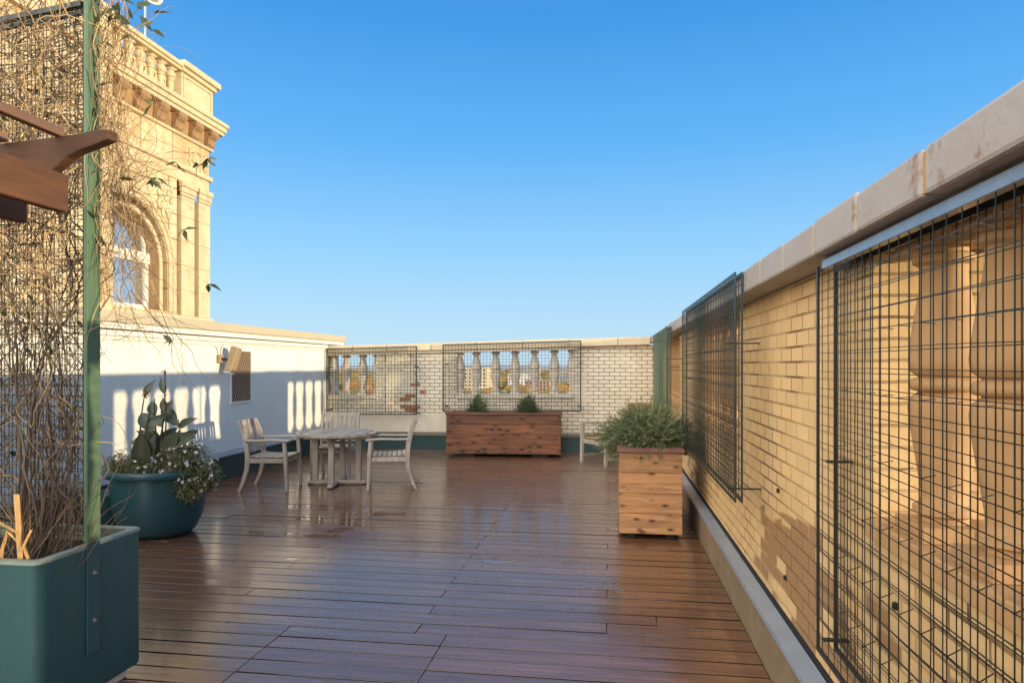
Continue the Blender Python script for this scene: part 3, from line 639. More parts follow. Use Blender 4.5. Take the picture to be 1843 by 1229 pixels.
tb(MB().box(TX-3,TX+.6,2.5,16.85,GZ,11.0),'pavilion_wall',M['terra'])
tb(MB().box(TX-3.1,TX+.68,2.4,16.93,11.002,11.1).box(TX-3.15,TX+.75,2.35,17.0,11.102,11.28),'pavilion_coping',M['terra_s'],bevel=.02)
tb(MB().box(TX+.602,TX+.70,2.5,16.9,7.7,7.95).box(TX+.602,TX+.72,2.5,16.92,9.85,10.2).box(TX+.602,TX+.66,2.5,16.88,2.9,3.3),'pavilion_band',M['terra_s'],bevel=.015)
tbal=baluster_mesh(M['terra_s'],.916,.15,'single',.26,16); tbal.parent=tw; tbal.location=(-.1,20.33-18,10.364)
yy=20.33-.485
while yy>16.8:
    o=tbal.copy(); col.objects.link(o); o.location=(-.1,yy-18,10.364); yy-=.485
# ---------------------------------------------------------------- mast with dish
ms=thing('antenna_mast','thin grey mast carrying a white dish above the ornate roof','antenna',(-16.84,22.84,11.2))
MB().tube([(0,0,-1),(0,0,5.2)],.045,8).build('mast',M['galv'],ms,smooth=True)
MB().tube([(-.5,0,2.65),(.75,.1,2.6)],.015,5).build('cross_arm',M['galv'],ms)
m=MB().lathe([(.0,0),(.2,.015),(.38,.06),(.50,.13),(.51,.15),(.38,.085),(.2,.035),(0,.02)],24,(0,0,0),cap=False)
q=Matrix.Rotation(R(80),4,'Y')@Matrix.Rotation(R(20),4,'X'); m.tf(lambda x,y,z:tuple(q@Vector((x,y,z))+Vector((.10,0,4.1)))); m.build('dish',M['dish'],ms,smooth=True)
MB().lathe([(.02,0),(.14,.03),(.15,.22),(.05,.25)],12,(.36,.0,3.75)).build('feed_horn',M['dish'],ms,smooth=True)
MB().lathe([(.2,0),(.22,.1),(.22,.6),(.1,.75)],14,(-.12,0,4.2)).build('dish_mount',M['galv'],ms,smooth=True)
# ---------------------------------------------------------------- wooden chairs and table
def armchair(label,mat=None,flat=None):
    mat=mat or M['teak']; flat=flat or M['teak_h']
    t=thing('armchair',label,'chair',(0,0,0),0,'teak armchairs round the garden table')
    def curve(x,s=1):  # rear leg running up into the back upright
        return [(x,-.36,0),(x,-.30,.14),(x,-.255,.30),(x,-.245,.44),(x,-.262,.60),(x,-.30,.76),(x,-.365,.92)]
    for sx in (-.27,.27):
        m=MB(); P=curve(sx); W=[.042,.05,.058,.062,.055,.05,.045]
        for i,(a,b) in enumerate(zip(P,P[1:])): m.bar(a,b,.034,W[i],(0,1,0),h2=W[i+1])
        # merge bars into one tapering member
        m=MB(); n=len(P)
        for i,(x,y,z) in enumerate(P):
            w=W[i]/2
            m.v+=[(x-.017,y-w,z),(x+.017,y-w,z),(x+.017,y+w,z),(x-.017,y+w,z)]
        m.f.append((0,3,2,1)); k=(n-1)*4; m.f.append((k,k+1,k+2,k+3))
        for i in range(n-1):
            for j in range(4): a=i*4+j; b=i*4+(j+1)%4; m.f.append((a,b,b+4,a+4))
        m.build('rear_leg',mat,t,bevel=.004)
        m=MB(); m.bar((sx,.27,0),(sx,.25,.44),.036,.036,(0,1,0),w2=.05,h2=.05).bar((sx,.25,.441),(sx,.235,.645),.05,.05,(0,1,0),w2=.042,h2=.045)
        m.build('front_leg',mat,t,bevel=.004)
        m=MB(); pr=[(-.285,.655),(-.10,.655),(.10,.662),(.29,.648),(.30,.655),(.29,.674),(.10,.688),(-.10,.680),(-.275,.680)]
        m.prism(pr,'x',sx-.032,sx+.032); m.build('armrest',flat,t,bevel=.006)
    m=MB()
    for i in range(8):
        y=-.235+i*.066; zz=.44+.012*((i-3.5)/3.5)**2-.004; m.box(-.245,.245,y,y+.055,zz,zz+.016)
    m.build('seat',flat,t,bevel=.003)
    m=MB().box(-.25,.25,.235,.262,.375,.432).box(-.25,.25,-.262,-.235,.375,.43).box(-.284,-.256,-.22,.22,.375,.432).box(.256,.284,-.22,.22,.375,.432); m.build('seat_rail',mat,t,bevel=.003)
    def by(z): return -.248-.115*max(0,(z-.45)/.47)**1.6
    m=MB(); m.bar((-.252,by(.90),.895),(.252,by(.90),.895),.065,.026,(0,1,.2)); m.bar((-.252,by(.52),.52),(.252,by(.52),.52),.045,.024,(0,1,.1))
    for i in range(7):
        x=-.21+i*.07; Z=[.54,.64,.75,.865]
        for a,b in zip(Z,Z[1:]): m.bar((x,by(a),a),(x,by(b),b+.0005),.046,.013,(0,1,0))
    m.build('backrest',mat,t,bevel=.002)
    return t
ch=armchair('weathered teak armchair left of the round table, turned sideways to face it')
p0=ch; p0.location=(-4.46,8.61,0); p0.rotation_euler=(0,0,R(-83))
dup(p0,(-2.98,8.97,0),R(107),'weathered teak armchair right of the round table, seen from its side')
dup(p0,(-4.02,9.62,0),R(-171.8),'weathered teak armchair behind the round table, facing the camera')
# round table
t=thing('garden_table','round weathered teak table with slatted top standing on the wet deck','table',(-3.745,9.03,0),R(8))
TR=.555; m=MB(); n=13
for i in range(n):
    x0=-TR+.04+i*(2*TR-.08)/n; x1=x0+(2*TR-.08)/n-.009; xm=max(abs(x0),abs(x1)); L=math.sqrt(max(.001,(TR-.045)**2-xm*xm)); m.box(x0+.003,x1-.006,-L,L,.70,.722)
m.build('table_top',M['teak_h'],t,bevel=.002)
m=MB(); N=56
for i in range(N):
    a=2*PI*i/N;b=2*PI*(i+1)/N-.002; k=len(m.v)
    for z in (.693,.722):
        for r_,q in ((TR-.052,a),(TR,a),(TR,b),(TR-.052,b)): m.v.append((r_*math.cos(q),r_*math.sin(q),z))
    m.f+=[tuple(k+j for j in q) for q in ((0,3,2,1),(4,5,6,7),(1,2,6,5),(3,0,4,7),(0,1,5,4),(2,3,7,6))]
m.build('table_rim',M['teak_h'],t)
MB().box(-.46,.46,-.03,.03,.62,.692).box(-.03,.03,-.46,-.031,.62,.692).box(-.03,.03,.031,.46,.62,.692).build('table_frame',M['teak'],t,bevel=.003)
for k in range(4):
    a=k*PI/2; c,s=math.cos(a),math.sin(a); m=MB(); m.bar((c*.30,s*.30,.055),(c*.30,s*.30,.62),.075,.075,(0,1,0)) if 0 else m.box(c*.30-.036,c*.30+.036,s*.30-.036,s*.30+.036,.058,.62); m.build('leg',M['teak'],t,bevel=.005)
MB().box(-.40,.40,-.04,.04,.008,.056).box(-.04,.04,-.40,-.041,.008,.056).box(-.04,.04,.041,.40,.008,.056).build('foot_rail',M['teak'],t,bevel=.012)
for k in range(4): a=k*PI/2; MB().box(.38*math.cos(a)-.03,.38*math.cos(a)+.03,.38*math.sin(a)-.03,.38*math.sin(a)+.03,.001,.0075).build('foot_pad',M['dark'],t)
# deep wooden lounge chair behind the juniper
t=thing('lounge_chair','pale framed wooden lounge chair with brown reclined back, half hidden behind the juniper','chair',(.06,11.66,0),R(128))
for sx in (-.33,.33):
    m=MB(); m.bar((sx,.42,0),(sx,.40,.645),.045,.05,(0,1,0),w2=.06,h2=.065); m.build('front_leg',M['teak'],t,bevel=.004)
    m=MB(); m.bar((sx,-.42,0),(sx,-.30,.64),.045,.05,(0,1,0)); m.build('rear_leg',M['teak'],t,bevel=.004)
    MB().box(sx-.04,sx+.04,-.42,.44,.647,.672).build('armrest',M['teak_h'],t,bevel=.005)
MB().box(-.305,.305,.385,.41,.33,.40).box(-.35,.35,-.02,.02,.14,.17).box(-.35,-.312,-.40,.40,.10,.14).box(.312,.35,-.40,.40,.10,.14).build('seat_rail',M['teak'],t,bevel=.003)
m=MB()
for i in range(8): y=-.28+i*.083; zz=.385+.004*i; m.box(-.30,.30,y,y+.07,zz,zz+.018)
m.build('seat',M['stake'],t,bevel=.003)
m=MB()
for i in range(6): x=-.27+i*.1; m.bar((x,-.27,.40),(x,-.60,.97),.085,.018,(0,1,0))
m.bar((-.33,-.605,.955),(.33,-.605,.955),.07,.03,(0,.6,1)); m.build('backrest',M['teakbrown'],t,bevel=.003)
# ---------------------------------------------------------------- planters
def planter_box(name,label,cx,cy,L,W,H,rows,mat,trim,axis,rz=0,base=.05,soil=.06,tr=.03,ov=.02):
    t=thing(name,label,'planter',(cx,cy,0),rz)
    zs0=[base+(H-base-.04)*i/rows for i in range(rows+1)]
    for nm,(x0,x1,y0,y1) in (('front_boards',(-L/2,L/2,-W/2,-W/2+.03)),('rear_boards',(-L/2,L/2,W/2-.03,W/2)),('side_boards',(-L/2,-L/2+.03,-W/2+.031,W/2-.031)),('side_boards',(L/2-.03,L/2,-W/2+.031,W/2-.031))):
        m=MB()
        for i in range(rows): m.box(x0,x1,y0,y1,zs0[i]+.002,zs0[i+1]-.002)
        m.build(nm,mat,t,bevel=.003)
    o=ov; m=MB().box(-L/2-o,L/2+o,-W/2-o,-W/2+.07,H-.038,H).box(-L/2-o,L/2+o,W/2-.07,W/2+o,H-.038,H).box(-L/2-o,-L/2+.07,-W/2+.071,W/2-.071,H-.038,H).box(L/2-.07,L/2+o,-W/2+.071,W/2-.071,H-.038,H); m.build('top_trim',trim,t,bevel=.004)
    m=MB().box(-L/2+.031,L/2-.031,-W/2+.031,W/2-.031,base+.01,H-soil); m.build('soil',M['soil'],t)
    for x in (-L*.32,L*.32): MB().box(x-.07*L,x+.07*L,-W/2+.03,W/2-.04,0.001,base).build('foot_block',M['dark'],t,bevel=.002)
    return t
planter_box('wooden_planter','long reddish brown wooden planter box against the far wall under the wire screen',-1.905,12.33,2.06,.55,.80,4,M['redwood'],M['redwood_trim'],0,R(3.2),base=.06)
planter_box('wooden_planter','tall knotty cedar planter box holding the juniper, near the right wall',.382,7.10,.585,1.05,.862,4,M['cedar'],M['cedar_top'],0,0,base=.05)
def needle_shrub(name,label,cat,loc,N,R0,H0,mat,L=.16,seed=1,flat=.5,wid=.006,group=None,nn=12,branch=True):
    rr=random.Random(seed); t=thing(name,label,cat,loc,0,group)
    m=MB(); st=MB()
    for i in range(N):
        a=rr.uniform(0,2*PI); pass
        el=rr.uniform(-.1,1.45)
        d=Vector((math.cos(a)*math.cos(el),math.sin(a)*math.cos(el),math.sin(el)*flat+.05)); 
        lump=.8+.35*noise.noise(d*2.3+Vector((seed,0,0)))
        base=Vector((d.x*R0[0],d.y*R0[1],d.z*H0))*(.25+.6*rr.random())*lump if isinstance(R0,tuple) else d*R0
        d2=(d+Vector((rr.uniform(-.5,.5),rr.uniform(-.5,.5),rr.uniform(-.2,.6)))).normalized(); L1=L*rr.uniform(.6,1.35)
        p=base.copy(); pts=[p.copy()]
        for k in range(4): d2=(d2+Vector((0,0,-.12 if flat<1 else .1))+Vector((rr.uniform(-.12,.12),)*3)).normalized(); p=p+d2*L1/4; pts.append(p.copy())
        if i%5==0: st.tube([Vector((0,0,-.02)),base*.5,base],[.008,.006,.003],4)
        for k in range(nn):
            tt=k/nn*4; j=min(3,int(tt)); q=pts[j].lerp(pts[j+1],tt-j); dd=(pts[j+1]-pts[j]).normalized(); sd=Vector((rr.gauss(0,1),rr.gauss(0,1),rr.gauss(0,1))).cross(dd).normalized()
            l=L1*.32*(1-.5*k/nn)*rr.uniform(.7,1.2); e=q+(dd*.9+sd*.75).normalized()*l; w=dd.cross(sd).normalized()*wid
            m.v+=[tuple(q-w),tuple(q+w),tuple(e)]; n=len(m.v); m.f.append((n-3,n-2,n-1))
    m.build('foliage',mat,t); st.build('branches',M['vinedark'],t); return t
def needle(*a,**k): return needle_shrub(*a,**k)
needle('juniper','bushy green juniper spilling over the tall cedar planter','shrub',(.40,7.12,.80),1500,(.48,.56,0),.45,M['juniper'],L=.26,seed=4,flat=.62,wid=.0042,nn=26)
needle('small_conifer','left one of the two small dark conifers in the long planter','shrub',(-2.43,12.42,.74),520,(.21,.19,0),.33,M['shrub'],L=.13,seed=5,flat=1.0,wid=.005,group='small conifers in the long planter',nn=12)
needle('small_conifer','right one of the two small dark conifers in the long planter','shrub',(-1.50,12.42,.74),520,(.22,.19,0),.36,M['shrub'],L=.14,seed=8,flat=1.0,wid=.005,group='small conifers in the long planter',nn=12)
# ---------------------------------------------------------------- teal trough planter with steel post trellis
px0,px1,py0,py1=-3.70,-2.495,2.68,3.37; pz0,pz1=.055,.78
def rrect(x0,x1,y0,y1,r,n=6):
    P=[]
    for cx,cy,a0 in ((x1-r,y1-r,0),(x0+r,y1-r,PI/2),(x0+r,y0+r,PI),(x1-r,y0+r,3*PI/2)):
        for i in range(n+1): a=a0+PI/2*i/n; P.append((cx+r*math.cos(a),cy+r*math.sin(a)))
    return P
tp=thing('trough_planter','large teal fibreglass trough planter with worn rim at the lower left corner','planter',((px0+px1)/2,(py0+py1)/2,0))
cxp,cyp=(px0+px1)/2,(py0+py1)/2
def loops(m,defs):
    base=len(m.v); n=None
    for (ins,z,r) in defs:
        P=rrect(px0+ins-cxp,px1-ins-cxp,py0+ins-cyp,py1-ins-cyp,r); n=len(P); m.v+=[(x,y,z) for x,y in P]
    for i in range(len(defs)-1):
        for j in range(n): a=base+i*n+j;b=base+i*n+(j+1)%n; m.f.append((a,b,b+n,a+n))
    return n
m=MB(); n=loops(m,[(.012,pz0,.03),(.006,pz0+.02,.034),(.0,.4,.06),(0,pz1-.016,.06)]); m.f.append(tuple(range(n))[::-1]); m.build('shell',M['teal'],tp,smooth=True)
m=MB(); loops(m,[(0,pz1-.0155,.038),(.003,pz1-.004,.038),(.010,pz1,.036),(.042,pz1,.03),(.050,pz1-.006,.03),(.052,pz1-.12,.03)]); m.build('rim',M['teal_rim'],tp,smooth=True)
m=MB(); n=loops(m,[(.0521,pz1-.30,.03),(.0521,pz1-.075,.03)]); m.f.append(tuple(range(n,2*n))); 
m.build('soil',M['soil'],tp)
MB().box(-.55,.56,-.26,.27,.0,.054).build('plinth',M['whitepaint'],tp,bevel=.004)
POSTX,POSTY=-2.490,3.0
TRA=R(9); tdx,tdy=-math.cos(TRA),math.sin(TRA)
tr=thing('trellis','green steel post with wire mesh trellis bolted to the teal trough planter','trellis',(POSTX,POSTY,0))
MB().box(-.0035,.0035,-.043,.043,.79,3.6).build('post_plate',M['greenpost'],tr,bevel=.0015)
MB().box(-.0036,.0034,-.042,.042,.25,.789).build('strap',M['teal'],tr,bevel=.0015)
m=MB().box(-.016,-.0036,-.043,-.037,.80,3.6); m.build('post_flange',M['greenpost'],tr)
for z in (.41,.64): MB().tube([(.0036,.0,z),(.010,.0,z)],.011,6).tube([(.010,0,z),(.018,0,z)],.006,8).build('bolt',M['bolt'],tr)
def tpnt(s,z,off=0): return (-.055+tdx*s-off*math.sin(TRA),tdy*s-off*math.cos(TRA),z)
for off,nm in ((.0,'wire_mesh'),(-.06,'wire_mesh')):
    m=MB(); Lm=1.75; k=int(Lm/.052)
    for i in range(k+1): m.wire(tpnt(i*.052,.82,off),tpnt(i*.052,3.40,off),.0016)
    for j in range(int(2.58/.052)+1): m.wire(tpnt(0,.82+j*.052,off+.003),tpnt(Lm,.82+j*.052,off+.003),.0016)
    m.build(nm,M['greenwire'],tr)
m=MB(); m.bar(tpnt(0,3.41,0),tpnt(1.75,3.41,0),.03,.025); m.bar(tpnt(.0,3.41,-.06),tpnt(1.75,3.41,-.06),.02,.02); 
for s in (.62,1.2,1.75): m.bar(tpnt(s,.82,0),tpnt(s,3.40,0),.012,.012)
m.build('frame_bar',M['greenframe'],tr)
# climbing vine
vn=thing('climbing_vine','tangle of dry brown climbing vine covering the tall trellis, few leaves left','climbing plant',(-2.75,2.93,.70))
O=Vector((-2.75,2.93,.70))
def W2(p): return Vector(p)-O
rr=random.Random(11)
def strand(m,p,d,L,r,wig=.35,grav=0,up=0,plane=.35,seg=.045,n=4,bound=None):
    pts=[Vector(p)]; d=Vector(d).normalized(); k=max(3,int(L/seg)); p=Vector(p)
    for i in range(k):
        d=(d+Vector((rr.gauss(0,wig),rr.gauss(0,wig*plane),rr.gauss(0,wig)))*.55+Vector((0,0,up-grav*i/k))).normalized()
        if bound:
            b=bound(p)
            if b: d=(d+Vector(b)*.5).normalized()
        p=p+d*seg; pts.append(p.copy())
    m.tube([W2(q) for q in pts],[r*(1-.6*i/k) for i in range(k+1)],n,cap=False); return pts
def bnd(p):
    s=-(p.x-POSTX); yl=POSTY+max(0,s)*math.tan(TRA)
    v=[0,0,0]
    if p.y>yl+.13:v[1]=-.8
    if p.y<yl-.13:v[1]=.8
    if p.x>-2.60:v[0]=-.8
    if p.x<-4.2:v[0]=.8
    if p.z>3.55:v[2]=-1
    return v
m1=MB(); m2=MB(); lv=MB()
def leafat(p,sc=1):
    d=Vector((rr.gauss(0,1),rr.gauss(0,.6),rr.gauss(-.3,.8))).normalized(); lv.leaf(W2(p),d,(rr.gauss(0,.6),rr.gauss(-.6,.4),.5),rr.uniform(.05,.085)*sc,rr.uniform(.024,.034)*sc,rr.uniform(-.3,.8),3)
for i in range(6): strand(m2,O+Vector((rr.gauss(0,.06),rr.gauss(0,.03),-.02)),(rr.gauss(-.15,.35),.05,1),rr.uniform(1.4,2.4),rr.uniform(.006,.009),.30,up=.2,bound=bnd,n=6)
for i in range(30):     # main stems rising from the soil
    b=O+Vector((rr.gauss(0,.09),rr.gauss(0,.035),0)); 
    strand(m2,b,(rr.gauss(-.12,.38),rr.gauss(.05,.1),1),rr.uniform(.6,2.6),rr.uniform(.0022,.0055),.36,up=.16,bound=bnd,n=5)
for i in range(1150):
    s=rr.uniform(.08,1.75); z=rr.uniform(1.25,3.45) if rr.random()<.8 else rr.uniform(.85,1.3)
    p=(POSTX-s,POSTY+s*math.tan(TRA)+rr.gauss(0,.05),z)
    strand(m1 if rr.random()<.65 else m2,p,(rr.gauss(0,.8),0,rr.choice([1,1,1,-1])),rr.uniform(.3,1.0),rr.uniform(.0014,.0042),.62,up=.02,bound=bnd)
    if rr.random()<.05: leafat(p)
for i in range(420): # thicket high on the trellis
    s=rr.uniform(.06,1.75); p=(POSTX-s,POSTY+s*math.tan(TRA)+rr.gauss(0,.06),rr.uniform(2.1,3.4))
    strand(m1,p,(rr.gauss(0,1),0,rr.gauss(0,1)),rr.uniform(.3,.9),rr.uniform(.002,.0048),.7,bound=bnd)
for i in range(120): # twiggy base
    b=O+Vector((rr.gauss(0.02,.10),rr.gauss(0,.05),0)); strand(m2,b,(rr.gauss(.25,.5),rr.gauss(0,.25),1),rr.uniform(.25,.65),rr.uniform(.0015,.003),.2,up=.06)
def bnd2(p):
    return None
for i in range(330): # outer veil right of the post, thicker up high
    z=2.0+1.5*rr.random()**.9; x=-2.47+abs(rr.gauss(0,.05 if z<2.6 else .012))
    strand(m1,(x,POSTY+rr.uniform(-.02,.22),z),(rr.gauss(.05 if z<2.6 else -.35,.3),rr.gauss(0,.1),rr.choice([-1,-1,1])),rr.uniform(.2,.75),rr.uniform(.0012,.0030),.42,grav=.15)
    if rr.random()<.03: leafat((x,POSTY,z))
for i in range(52): # trailing tendrils reaching out over the view of the tower
    z=rr.uniform(1.7,2.9); x=-2.47
    pts=strand(m1,(x,POSTY+rr.uniform(0,.15),z),(1,rr.gauss(0,.1),rr.gauss(.1,.6)),rr.uniform(.25,.62),rr.uniform(.0011,.0020),.22,grav=.10)
    if rr.random()<.13: 
        for q in range(rr.choice([2,3])): leafat(pts[-1],.95)
for i in range(95): # knot of fine brown twigs in front of the arch
    p=(-2.40+rr.gauss(0,.06),POSTY+.08+rr.gauss(0,.05),2.50+rr.gauss(0,.19)); strand(m1,p,(rr.gauss(0,1),0,rr.gauss(0,1)),rr.uniform(.2,.5),rr.uniform(.0010,.0018),.5)
for i in range(16): leafat((-2.35+rr.uniform(-.1,.16),POSTY+.05,3.33+rr.uniform(-.06,.12)),1.2)
for i in range(45): leafat((rr.uniform(-4.1,-2.6),POSTY+rr.uniform(-.1,.1)+.1,rr.uniform(1.3,3.5)),.9)
m1.build('stems',M['vine'],vn); m2.build('woody_stems',M['vinedark'],vn); lv.build('leaves',M['vleaf'],vn,smooth='all')
sk=thing('garden_stake','short flat yellow wooden stake standing in the trough planter soil','stake',(-2.67,2.765,.70))
MB().bar((0.012,0,0),(-.015,.0,.36),.024,.012,(0,1,0)).build('stake_board',M['stake'],sk,bevel=.002)
MB().tube([(-.10,0,.02),(-.09,.0,.1),(-.06,0,.19),(.01,.01,.12),(.05,.0,.06)],.008,6).tube([(.015,-.008,.10),(.07,-.01,.20)],.006,5).tube([(-.005,-.01,.19),(-.16,-.02,.27)],.006,5).build('stake_brace',M['stake'],sk,smooth=True)
# ---------------------------------------------------------------- pergola
pg=thing('pergola','dark brown timber pergola corner with shaped rafter end entering from the left','pergola',(-2.1,2.3,2.4))
def PG(mb,name,mat,**k): mb.tf(lambda x,y,z:(x+2.1,y-2.3,z-2.4)); return mb.build(name,mat,pg,**k)
PG(MB().box(-2.16,-2.115,-.9,2.42,2.252,2.398),'beam',M['pergwood'],bevel=.004)
PG(MB().box(-2.42,-2.37,-.9,2.50,2.235,2.398),'beam',M['pergwood'],bevel=.004)
# rafter with curved tail, lying 9 degrees off square
ang=R(9); ca,sa=math.cos(ang),math.sin(ang)
prof=[(0,.505),(0,.541),(-.06,.548),(-.14,.540),(-2.0,.540),(-2.0,.400),(-.345,.400),(-.30,.402),(-.255,.425),(-.21,.455),(-.15,.475),(-.07,.490)]
m=MB().prism([(a,2+b) for a,b in prof],'y',-.022,.022); m.tf(lambda x,y,z:(-1.875+x*ca-y*sa,2.36-x*sa-y*ca,z)); PG(m,'rafter',M['pergwood_x'],bevel=.003)
m=MB().prism([(a-.2,2+b) for a,b in prof],'y',-.022,.022); m.tf(lambda x,y,z:(-1.875+x*ca-y*sa,.9-x*sa-y*ca,z)); PG(m,'rafter',M['pergwood_x'],bevel=.003)
PG(MB().box(-2.15,-2.115,-.9,2.40,2.542,2.577),'slat',M['pergtop'],bevel=.003)
PG(MB().box(-2.42,-2.385,-.9,2.42,2.542,2.577),'slat',M['pergtop'],bevel=.003)
PG(MB().box(-2.69,-2.655,-.9,2.46,2.542,2.577),'slat',M['pergtop'],bevel=.003)
PG(MB().box(-2.32,-2.22,-.7,-.6,.0,2.24),'pergola_post',M['pergwood'],bevel=.004)
PG(MB().box(-3.6,-3.5,-.7,-.6,.0,2.398),'pergola_post',M['pergwood'],bevel=.004)
# ---------------------------------------------------------------- round teal pot with canna and petunias
PX,PY=-4.38,6.15
rp=thing('round_pot','big round teal bowl pot full of flowers on the wet deck by the white wall','planter',(PX,PY,0))
m=MB(); m.lathe([(.24,.0),(.25,.012),(.30,.02),(.335,.06),(.385,.17),(.415,.30),(.43,.44),(.432,.585)],48,cap=True); m.build('bowl',M['teal_pot'],rp,smooth=True)
m=MB(); m.lathe([(.433,.575),(.475,.585),(.488,.605),(.488,.64),(.478,.652),(.445,.655),(.425,.648),(.418,.60),(.415,.52)],48,cap=False); m.build('rim',M['teal_pot'],rp,smooth=True)
m=MB(); m.lathe([(.0,.60),(.2,.605),(.416,.595)],32,cap=False); m.build('soil',M['soil'],rp)
m=MB(); m.lathe([(.0,.0),(.16,.0),(.17,.01),(.20,.30),(.225,.31),(.225,.34),(.205,.345),(.19,.30),(0,.30)],28,cap=False)
op=thing('small_pot','dark teal pot standing behind the big round pot near the white wall','planter',(-5.15,6.35,0)); m.build('bowl',M['teal_pot'],op,smooth=True)
MB().lathe([(0,.29),(.19,.29)],20,cap=False).build('soil',M['soil'],op)
rr=random.Random(21)
def canna(x,y,h,label,seed,leaves,flower=True):
    rr=random.Random(seed); t=thing('canna',label,'plant',(x,y,.60),0,'dark leaved cannas in the big round pot')
    lean=Vector((rr.gauss(0,.05),rr.gauss(0,.03),1)); pts=[Vector((lean.x*h*k/6+.012*math.sin(k+seed),lean.y*h*k/6,h*k/6)) for k in range(7)]
    MB().tube(pts,[.011-.001*k for k in range(7)],7).build('stem',M['canna'],t,smooth=True)
    m=MB()
    for (zf,az,el,L,W,c) in leaves:
        k=zf*6; j=min(5,int(k)); p=pts[j].lerp(pts[j+1],k-j); d=Vector((math.cos(az)*math.cos(el),math.sin(az)*math.cos(el),math.sin(el))); m.leaf(p,d,(.25,-.85,.45),L*1.0,W*1.12,c*.7,8,.2)
    m.build('leaves',M['canna'],t,smooth='all')
    if flower:
        m=MB()
        for q in range(14): d=Vector((rr.gauss(0,1),rr.gauss(0,1),rr.gauss(.2,1))).normalized(); m.leaf(pts[-1]+Vector((0,0,rr.uniform(-.07,.03))),d,(0,0,1),rr.uniform(.03,.07),.02,rr.uniform(0,1.5),3)
        m.build('dried_flower',M['dryflower'],t)
    return t
canna(-4.60,6.12,.80,'leftmost canna stem with a narrow leaf arching down to the left',1,[(.30,PI*.97,.75,.34,.06,2.6),(.72,-.3,-.9,.26,.12,.2),(.93,.3,1.1,.2,.07,.6)])
canna(-4.47,6.02,.66,'canna with two broad upright dark leaves in the middle of the pot',2,[(.02,-1.5,1.45,.44,.17,.1),(.10,-.2,1.25,.36,.13,.5),(.62,-.1,.9,.28,.10,1.6)],False)
canna(-4.36,6.15,.98,'tallest canna, carrying a dried orange seed head',3,[(.45,PI*.9,.9,.26,.10,1.6),(.62,-.2,-.7,.24,.12,.3),(.78,2.9,1.2,.20,.06,.6),(.25,-.1,.5,.34,.14,1.5)])
canna(-4.27,6.06,.74,'right hand canna with big leaves pointing out to the right',4,[(.25,-.1,.95,.30,.15,.3),(.33,.0,.42,.40,.15,.0),(.30,-.2,.20,.34,.06,.2),(.08,-.3,-.2,.26,.11,.5),(.8,2.6,1.1,.18,.07,.5)])
canna(-4.50,6.26,.72,'rear canna with a leaf folded over to the left',6,[(.25,2.9,1.0,.30,.12,1.0),(.75,2.6,1.0,.24,.09,1.0)],False)
canna(-4.42,6.20,.58,'short bushy canna low in the centre of the clump',8,[(.1,-.6,1.2,.34,.14,.8),(.15,PI*.8,1.0,.30,.12,.9),(.4,.5,1.1,.28,.12,1.2),(.5,-2.2,.6,.26,.11,1.4),(.9,1.2,1.2,.22,.09,.6)],False)
canna(-4.16,6.14,.52,'rightmost low canna stem with leaves leaning to the right',9,[(.2,-.2,.7,.30,.12,.6),(.5,.3,.9,.26,.10,1.2),(.85,-.4,.5,.24,.08,.8)],False)
# petunia cushions
def petunia(name,label,blobs,N,NF,seed):
    rr=random.Random(seed); t=thing(name,label,'flowers',(PX,PY,.62),0,'petunias spilling round the rim of the big pot')
    m=MB(); f=MB(); st=MB()
    for i in range(N):
        bx,by,bz,r,h=rr.choice(blobs); d=Vector((rr.gauss(0,1),rr.gauss(0,1),rr.gauss(0,1))).normalized(); p=Vector((bx,by,bz))+Vector((d.x*r,d.y*r,d.z*h))*rr.random()**.4*(1+.25*noise.noise(d*3+Vector((seed,0,0))))
        m.leaf(p,d+Vector((rr.gauss(0,.7),rr.gauss(0,.7),rr.gauss(0,.7))),(0,0,1),rr.uniform(.02,.042),rr.uniform(.009,.017),rr.uniform(0,1),2)
        if i%14==0: st.tube([Vector((bx*.8,by*.8,bz-h*.3)),p.lerp(Vector((bx,by,bz)),.5)+Vector((0,0,.02)),p],.0018,3)
    for i in range(NF):
        bx,by,bz,r,h=rr.choice(blobs); d=Vector((rr.gauss(.2,1),rr.gauss(-.5,1),rr.gauss(.3,1))).normalized(); p=Vector((bx,by,bz))+Vector((d.x*r,d.y*r,d.z*h))*rr.uniform(.85,1.1)
        s=d.orthogonal().normalized(); u=d.cross(s); R1=rr.uniform(.011,.021)
        n=len(f.v); f.v.append(tuple(p-d*.012)); K=10
        for k in range(K):
            a=2*PI*k/K; q=R1*(1 if k%2==0 else .80); f.v.append(tuple(p+(s*math.cos(a)+u*math.sin(a))*q+d*.004))
        for k in range(K): f.f.append((n,n+1+k,n+1+(k+1)%K))
    m.build('foliage',M['petleaf'],t); f.build('blossoms',M['petal'],t); st.build('stalks',M['petleaf'],t); return t
petunia('petunia_clump','green petunia cushion on the left side of the round pot with few flowers',[(-.30,-.05,.06,.24,.15),(-.42,.0,.02,.18,.12),(-.15,-.22,.03,.18,.09),(.02,-.28,.02,.16,.07)],3600,22,31)
petunia('petunia_clump','petunia cushion covered in white blossoms spilling over the right side of the pot',[(.28,-.15,.10,.22,.16),(.42,-.10,.08,.22,.20),(.46,-.18,-.10,.17,.16),(.18,.15,.14,.22,.15),(.58,-.10,-.04,.12,.14)],5200,95,37)
# small fallen leaves and litter on the wet deck
rr=random.Random(77); lt=MB()
for i in range(70):
    x=rr.uniform(-4.6,.5); yv=rr.uniform(3.9,11.5); s=rr.uniform(.006,.02); lt.leaf((x,yv,.005),(rr.gauss(0,1),rr.gauss(0,1),.1),(0,0,1),s*2,s,.3,2)
tag(lt.build('leaf_litter',M['petleaf']),kind='stuff')
